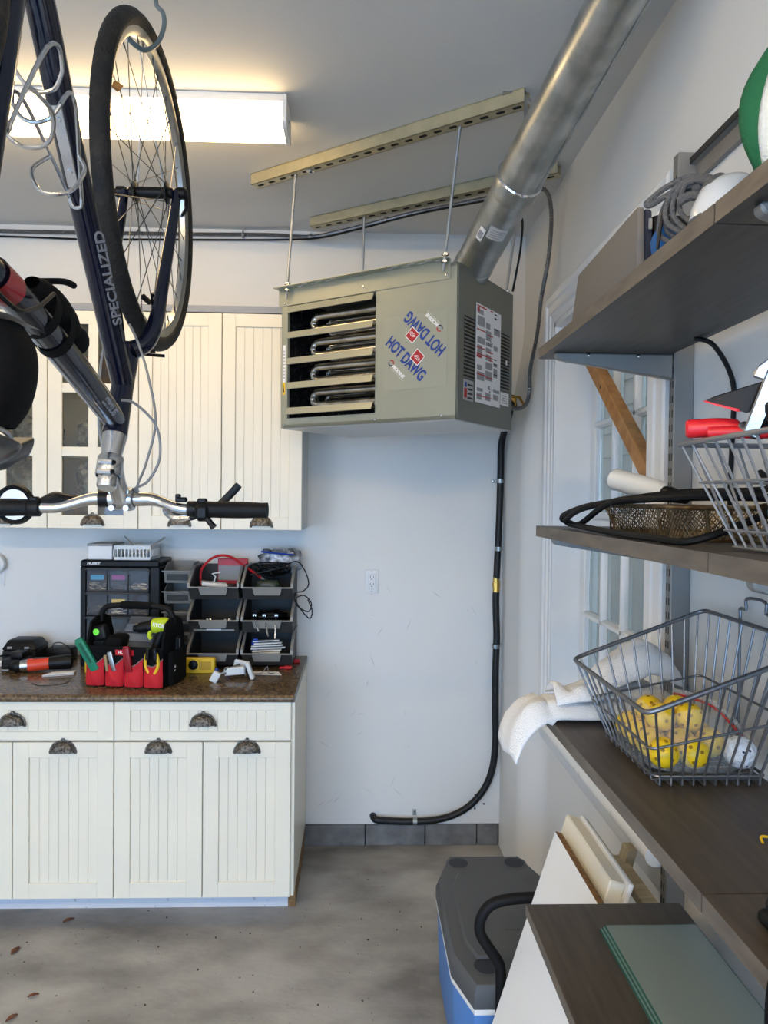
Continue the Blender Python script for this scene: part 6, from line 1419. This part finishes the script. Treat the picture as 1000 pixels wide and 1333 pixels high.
for i in range(9):
    k = (i+.5)/9
    for A0, A1, B0, B1 in ((RT[0], RT[1], RB[0], RB[1]), (RT[3], RT[2], RB[3], RB[2])):
        MB().tube([A0.lerp(A1, k), B0.lerp(B1, k), B0.lerp(B1, k)+V((0, 0, -.008))], .0021, 6).build('upright_wire', m_wire2, wb_)
    MB().tube([RB[0].lerp(RB[1], k)+V((0, 0, -.010)), RB[3].lerp(RB[2], k)+V((0, 0, -.010))], .0021, 6).build('floor_wire', m_wire2, wb_)
MB().tube(smooth_path([(.712, 1.345, 1.13), (.712, 1.345, 1.34), (.712, 1.345, 1.368), (.712, 1.325, 1.370), (.712, 1.322, 1.390), (.712, 1.262, 1.392), (.712, 1.258, 1.372), (.712, 1.238, 1.370), (.712, 1.238, 1.34), (.712, 1.238, 1.13)], 4), .0030, 8).build('hanging_bail', m_wire2, wb_)
# yellow perforated balls in a clear bag, one golf ball
m_yb = mat('yellow_ball', (236, 196, 30), .35); m_ybh = mat('ball_hole', (150, 112, 16), .6)
rb_ = .0255; zb0 = ZL+.0195+rb_
spots = [(.5115+.0512*c_, 1.202+.0512*r_, 0, 'at the bottom, row %s from the front, column %s' % (['one', 'two', 'three', 'four'][r_], ['one', 'two', 'three'][c_])) for r_ in range(4) for c_ in range(3) if (r_, c_) != (0, 2)]
spots += [(.5115+.0256+.0512*c_, 1.253+.0256+.0512*r_, 1, 'in the upper layer, %s' % nm_) for r_, c_, nm_ in ((0, 0, 'front left'), (0, 1, 'front right'), (1, 0, 'rear left'), (1, 1, 'rear right'))]
hd_ = [V((math.sin(p)*math.cos(a), math.sin(p)*math.sin(a), math.cos(p))) for p, n_ in ((.45, 3), (1.1, 6), (1.75, 6), (2.5, 4)) for a in [2*PI*k/n_+p for k in range(n_)]]
proto = None
for i, (x, y, l_, nm_) in enumerate(spots):
    loc = V((x, y, zb0+l_*.0365))
    if proto is None:
        t = thing('practice_ball', 'yellow perforated practice ball '+nm_, 'ball', loc, group='yellow practice balls')
        MB().ball(loc, rb_, 24).build('shell', m_yb, t)
        mb = MB()
        for h_ in hd_: mb.lathe([(0, .0003), (.0033, .0002), (.0034, -.001)], loc+h_*rb_, h_, 8)
        tag(mb.build('holes', m_ybh, t), kind='stuff'); proto = t
    else:
        t = copy_tree(proto); t['label'] = 'yellow perforated practice ball '+nm_; t.location = loc; t.rotation_euler = (i*.7, i*1.3, i*.4)
m_film = mat('clear_bag_film', (255, 255, 255), .12, trans=1.0, ior=1.02, coat=.5)
M_ = m_film.node_tree; bs = M_.nodes['Principled BSDF']; bs.inputs['Alpha'].default_value = .16; bs.inputs['Transmission Weight'].default_value = 0; bs.inputs['Roughness'].default_value = .12; bs.inputs['Base Color'].default_value = (.9, .9, .85, 1)
fb = thing('clear_bag', 'clear plastic zip bag with a red seal around the yellow balls', 'bag', (.56, 1.28, ZL+.018))
def film(u, v):
    a = 2*PI*u; c_ = math.copysign(abs(math.cos(a))**.5, math.cos(a)); s_ = math.copysign(abs(math.sin(a))**.5, math.sin(a))
    k = 1-.35*v**2
    return V((.567+.085*c_*k+.003*noise.noise(V((a*3, v*5, 0))), 1.288+.105*s_*k+.003*noise.noise(V((a*3, v*5, 7))), ZL+.0192+.088*v**.9+.010*noise.noise(V((a*2, v*3, 3)))*v))
mb = MB(); mb.grid(film, 40, 12, cu=True); mb.build('film', m_film, fb, sharp=3)
MB().tube(smooth_path([(.60, 1.37, ZL+.10), (.645, 1.31, ZL+.092), (.658, 1.22, ZL+.06), (.655, 1.185, ZL+.045)], 5), .0022, 6).build('red_seal', m_redp, fb)
MB().tube(smooth_path([(.60, 1.374, ZL+.106), (.649, 1.31, ZL+.098), (.663, 1.22, ZL+.066), (.660, 1.183, ZL+.051)], 5), .004, 6, sx=.3).build('top_edge', m_film, fb)
gbll = thing('golf_ball', 'white dimpled golf ball in the front corner of the wire basket', 'ball', (.630, 1.166+.036, ZL+.019))
gc = V((.640, 1.201, ZL+.0195+.0265))
m_golf = mat('golf_white', (236, 237, 238), .3)
def golf_mat():
    nt = m_golf.node_tree; b = nt.nodes['Principled BSDF']; vo = nt.nodes.new('ShaderNodeTexVoronoi'); vo.inputs['Scale'].default_value = 150
    tc = nt.nodes.new('ShaderNodeTexCoord'); nt.links.new(tc.outputs['Object'], vo.inputs['Vector'])
    bp = nt.nodes.new('ShaderNodeBump'); bp.inputs['Strength'].default_value = .8; bp.inputs['Distance'].default_value = .004
    nt.links.new(vo.outputs['Distance'], bp.inputs['Height']); nt.links.new(bp.outputs['Normal'], b.inputs['Normal'])
golf_mat()
MB().ball(gc, .0265, 32).build('shell', m_golf, gbll)
for k, dv in enumerate(((.15, -.9, .38), (-.25, -.9, .30), (.05, -.75, -.62))):
    dv = V(dv).normalized(); MB().lathe([(0, .0004), (.0022, .0003), (.0023, -.001)], gc+dv*.0265, dv, 6).build('print_mark', mat('navy_ink', (30, 36, 70), .5), gbll)
# black case at the near end and a yellow twist of wire
bc = thing('black_case', 'black rounded case at the near end of the bottom shelf', 'case', (.60, .74, ZL))
MB().box(.442, .60, .60, .792, ZL, ZL+.018, bev=.008, seg=3).build('lower_shell', m_dark, bc)
MB().tube(smooth_path([(.462, .70, ZL+.024), (.430, .69, ZL+.020), (.404, .680, ZL+.008), (.398, .676, ZL-.03), (.398, .672, ZL-.08), (.402, .670, ZL-.12)], 5), [.008]*26, 10).build('hanging_strap', m_fab, bc)
MB().box(.448, .594, .606, .786, ZL+.018, ZL+.032, bev=.006, seg=3).build('lid', mat('black_textured', (26, 26, 28), .6, bump=.5, bscale=160), bc)
o = MB().tube(smooth_path([(.552, .972, ZL+.002), (.556, .982, ZL+.006), (.575, .98, ZL+.004), (.60, .978, ZL+.003)], 5), .0018, 6).build('yellow_tie', m_yel); tag(o, 'short yellow twist tie lying on the bottom shelf', 'tie')

# ================================================================== leaning boards, loose shelf, glass, cooler
m_melam = mat('white_melamine', (238, 237, 234), .3, var=.02)
m_cream = mat('cream_board', (238, 230, 208), .45, var=.04)
pn = thing('melamine_sheet', 'large white melamine panel leaning below the shelves', 'panel', (.25, 1.2, 0))
PT0, PB0 = V((.474, 1.72, .780)), V((.230, 1.72, .004)); PT1, PB1 = V((.474, .55, .780)), V((.230, .55, .004)); th = V((.016, 0, -.005))
MB().hexa([PB0, PB1, PB1+th, PB0+th], [PT0, PT1, PT1+th, PT0+th]).build('face', m_melam, pn)
e0 = V((.0002, 0, .0012)); MB().hexa([PT0, PT1, PT1+th, PT0+th], [PT0+e0, PT1+e0, PT1+th+e0, PT0+th+e0]).build('raw_top_edge', m_chip, pn)
cb = thing('cream_board', 'thick cream moulded board leaning behind the white panel', 'board', (.52, 1.6, 0))
dl = V((.244, 0, .776)).normalized(); nn = V((.776, 0, -.244)).normalized()
def lb_(t0, t1, n0, n1, y0, y1, nm, mt, bev=.002):
    O = V((.230+.020, 0, .004))
    q = lambda t_, n_, y: O+dl*t_+nn*n_+V((0, y, 0))
    MB().hexa([q(t0, n0, y0), q(t0, n1, y0), q(t0, n1, y1), q(t0, n0, y1)], [q(t1, n0, y0), q(t1, n1, y0), q(t1, n1, y1), q(t1, n0, y1)], bev=bev).build(nm, mt, cb)
lb_(.0, .842, .012, .046, 1.452, 1.765, 'body', m_cream, .003)
lb_(.0, .850, .046, .056, 1.440, 1.765, 'moulded_lip', m_melam, .002)
lb_(.0, .846, .056, .064, 1.455, 1.76, 'groove_back', mat('raw_pale_wood', (188, 176, 150), .7, rgb2=(160, 148, 122), vscale=8, stretch=(1, 10, 1)), .001)
ls = thing('lath_frame', 'weathered wooden lath frame wedged between the cream board and the wall', 'frame', (.60, 1.55, 0))
for y0, y1 in ((1.42, 1.46), (1.72, 1.76)):
    MB().hexa([(.44, y0, .002), (.465, y0, .002), (.465, y1, .002), (.44, y1, .002)], [(.650, y0, .735), (.675, y0, .735), (.675, y1, .735), (.650, y1, .735)], bev=.002).build('lath', MATS['raw_pale_wood'], ls)
MB().hexa([(.612, 1.42, .69), (.648, 1.42, .69), (.648, 1.76, .69), (.612, 1.76, .69)], [(.618, 1.42, .705), (.654, 1.42, .705), (.654, 1.76, .705), (.618, 1.76, .705)], bev=.002).build('cross_lath', MATS['raw_pale_wood'], ls)
lsb = thing('loose_board', 'dark grey-brown board lying flat on the leaning panels', 'board', (.46, 1.0, .788))
LX0, LX1, LZ = .320, .612, .790
MB().box(LX0+.0012, LX1, .45, 1.355, LZ, LZ+.020).build('board', m_shelf, lsb)
MB().box(LX0, LX0+.0012, .45, 1.355, LZ, LZ+.020).build('edge_band', m_sedge, lsb)
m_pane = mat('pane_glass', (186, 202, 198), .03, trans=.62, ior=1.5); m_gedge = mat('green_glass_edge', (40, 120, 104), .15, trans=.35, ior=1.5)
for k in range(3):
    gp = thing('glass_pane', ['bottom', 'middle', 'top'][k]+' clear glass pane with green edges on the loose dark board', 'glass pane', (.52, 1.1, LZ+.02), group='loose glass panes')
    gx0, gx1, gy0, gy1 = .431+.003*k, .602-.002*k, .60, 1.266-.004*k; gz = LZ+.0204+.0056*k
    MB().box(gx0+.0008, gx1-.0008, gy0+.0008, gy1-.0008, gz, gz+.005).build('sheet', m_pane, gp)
    mb = MB(); mb.box(gx0, gx0+.0008, gy0, gy1, gz, gz+.005); mb.box(gx1-.0008, gx1, gy0, gy1, gz, gz+.005); mb.box(gx0, gx1, gy1-.0008, gy1, gz, gz+.005); mb.box(gx0, gx1, gy0, gy0+.0008, gz, gz+.005)
    mb.build('edges', m_gedge, gp)
o = MB().tube(smooth_path([(.36, .80, LZ+.09), (.40, .775, LZ+.10), (.44, .76, LZ+.10)], 3), .02, 6) if False else None
# cooler
m_blue2 = mat('cooler_blue', (76, 122, 182), .42, bump=.06, bscale=220); m_lid = mat('cooler_grey', (78, 80, 82), .5, bump=.12, bscale=260)
cl = thing('cooler', 'blue wheeled cooler with dark grey lid and black tow handle', 'cooler', (.43, 2.12, 0))
CZ = .36
oct_ = lambda x0, x1, y0, y1, cf, cn: [(x0, y0+cn), (x0+cn*.32, y0), (x1-cn*.32, y0), (x1, y0+cn), (x1, y1-cf), (x1-cf*.34, y1), (x0+cf*.34, y1), (x0, y1-cf)]
base = oct_(.262, .606, 1.80, 2.46, .15, .12); topb = oct_(.258, .610, 1.792, 2.464, .16, .13)
def loft(secs, nm, mt, bev=0.0):
    mb = MB(); rings = [[mb.vt((x, y, z)) for x, y in poly] for poly, z in secs]
    n = len(rings[0])
    for A_, B_ in zip(rings, rings[1:]):
        for i in range(n): mb.face([A_[i], A_[(i+1) % n], B_[(i+1) % n], B_[i]])
    mb.face(rings[0][::-1]); mb.face(rings[-1])
    if bev: bmesh.ops.bevel(mb.bm, geom=[e for e in mb.bm.edges], offset=bev, segments=2, affect='EDGES', profile=.5)
    return mb.build(nm, mt, cl)
sh = lambda poly, k: [(.434+(x-.434)*k, 2.128+(y-2.128)*(1-(1-k)*.6)) for x, y in poly]
loft([(sh(base, .93), .03), (sh(base, .95), .05), (sh(base, 1.0), .288)], 'body', m_blue2, .006)
loft([(sh(topb, 1.0), .289), (sh(topb, 1.004), .291), (sh(topb, 1.004), .301), (sh(topb, 1.0), .303)], 'white_rim', m_white)
# lid with recessed centre and four cup holders
lid = loft([(sh(topb, 1.006), .3035), (sh(topb, 1.01), .308), (sh(topb, 1.008), .340), (sh(topb, .97), CZ-.004), (sh(topb, .955), CZ)], 'lid', m_lid, .0)
rc = oct_(.300, .568, 1.90, 2.345, .09, .07)
mb = MB(); R0 = [mb.vt((x, y, CZ+.0002)) for x, y in rc]; R1 = [mb.vt((.434+(x-.434)*.95, 2.12+(y-2.12)*.97, CZ+.007)) for x, y in rc]
for i in range(8): mb.face([R0[i], R0[(i+1) % 8], R1[(i+1) % 8], R1[i]])
mb.face(R1); mb.build('raised_panel', m_lid, lid)
m_cup_shade = mat('cup_shade', (28, 30, 38), .5)
for x, y in ((.342, 2.41), (.528, 2.41), (.342, 1.872), (.526, 1.872)):
    mb = MB(); mb.lathe([(.040, .0012), (.034, .0016), (.031, .0010)], (x, y, CZ-.0002), (0, 0, 1), 24); mb.build('cup_rim', m_lid, lid)
    mb = MB(); mb.lathe([(.0325, .0013), (.0, .0013)], (x, y, CZ), (0, 0, 1), 24); mb.build('cup_shade_disc', m_cup_shade, lid)  # flat disc on the lid, shade of the well put into its colour
mb = MB(); mb.box(.385, .49, 1.794, 1.802, .318, .350, bev=.003); mb.build('latch_tab', m_lid, lid)
MB().box(.42, .475, 2.02, 2.06, CZ+.0072, CZ+.0085, bev=.0008).build('logo_boss', m_lid, lid)
for x in (.243, .615):
    MB().lathe([(0, -.012), (.060, -.012), (.066, -.007), (.066, .007), (.060, .012), (0, .012)], (x, 1.905, .067), (1, 0, 0), 28).build('wheel', m_matblack, cl)
for y in (2.34,):
    for x in (.30, .55): MB().cbox((x, y, .015), (.04, .06, .03), bev=.004).build('foot', m_lid, cl)
hx = .470
def hsym(pts): return pts+[V((2*hx-p.x, p.y, p.z)) for p in reversed(pts)]
hl = [V((.362, 1.775, .10)), V((.361, 1.775, .26)), V((.360, 1.775, .40)), V((.352, 1.775, .435)), V((.330, 1.775, .468)), V((.308, 1.775, .505)), V((.308, 1.775, .538)), V((.325, 1.775, .568)), V((.355, 1.775, .584)), V((.42, 1.775, .592))]
MB().tube(smooth_path(hsym(hl), 5), .0135, 12).build('tow_handle', m_matblack, cl)
for x in (.362, 2*hx-.362): MB().cbox((x, 1.783, .10), (.03, .02, .05), bev=.004).build('handle_pivot', m_lid, cl)
# leaves and grit on the floor
m_leaf = mat('fallen_leaf', (120, 74, 48), .8, rgb2=(84, 54, 38), vscale=60)
rl = random.Random(8)
for i, (x, y) in enumerate(((-1.16, 2.54), (-1.05, 2.72), (-1.0, 2.31), (-1.12, 2.28), (-1.02, 2.21), (-1.14, 2.16))):
    a = rl.uniform(0, 6.28); L_ = rl.uniform(.014, .024); mb = MB()
    mb.grid(lambda u, v: V((x+math.cos(a)*(u-.5)*L_*2-math.sin(a)*(v-.5)*L_*math.sin(PI*(u*.9+.05)), y+math.sin(a)*(u-.5)*L_*2+math.cos(a)*(v-.5)*L_*math.sin(PI*(u*.9+.05)), .0012+.004*abs(v-.5)*2+.002*math.sin(4*u))), 6, 4)
    o = mb.build('fallen_leaf', m_leaf); tag(o, ['brown fallen leaf on the floor in front of the left base cabinet', 'small brown leaf on the floor at the cabinet plinth', 'reddish leaf on the floor, farthest right of the lower leaves', 'brown leaf on the floor near the left edge', 'small leaf on the floor, nearest but one to the camera', 'small leaf on the floor, nearest to the camera at the left'][i], 'leaf', 'fallen leaves on the floor')
mb = MB()
for i in range(70):
    x, y = rl.uniform(-1.3, .3), rl.uniform(1.9, 2.9); s = rl.uniform(.001, .003); mb.cbox((x, y, s*.5), (s*2, s*1.5, s), Matrix.Rotation(rl.random()*3, 3, 'Z'))
o = mb.build('floor_grit', mat('grit', (70, 66, 60), .9)); tag(o, 'scattered grit on the concrete floor', 'grit', kind='stuff')
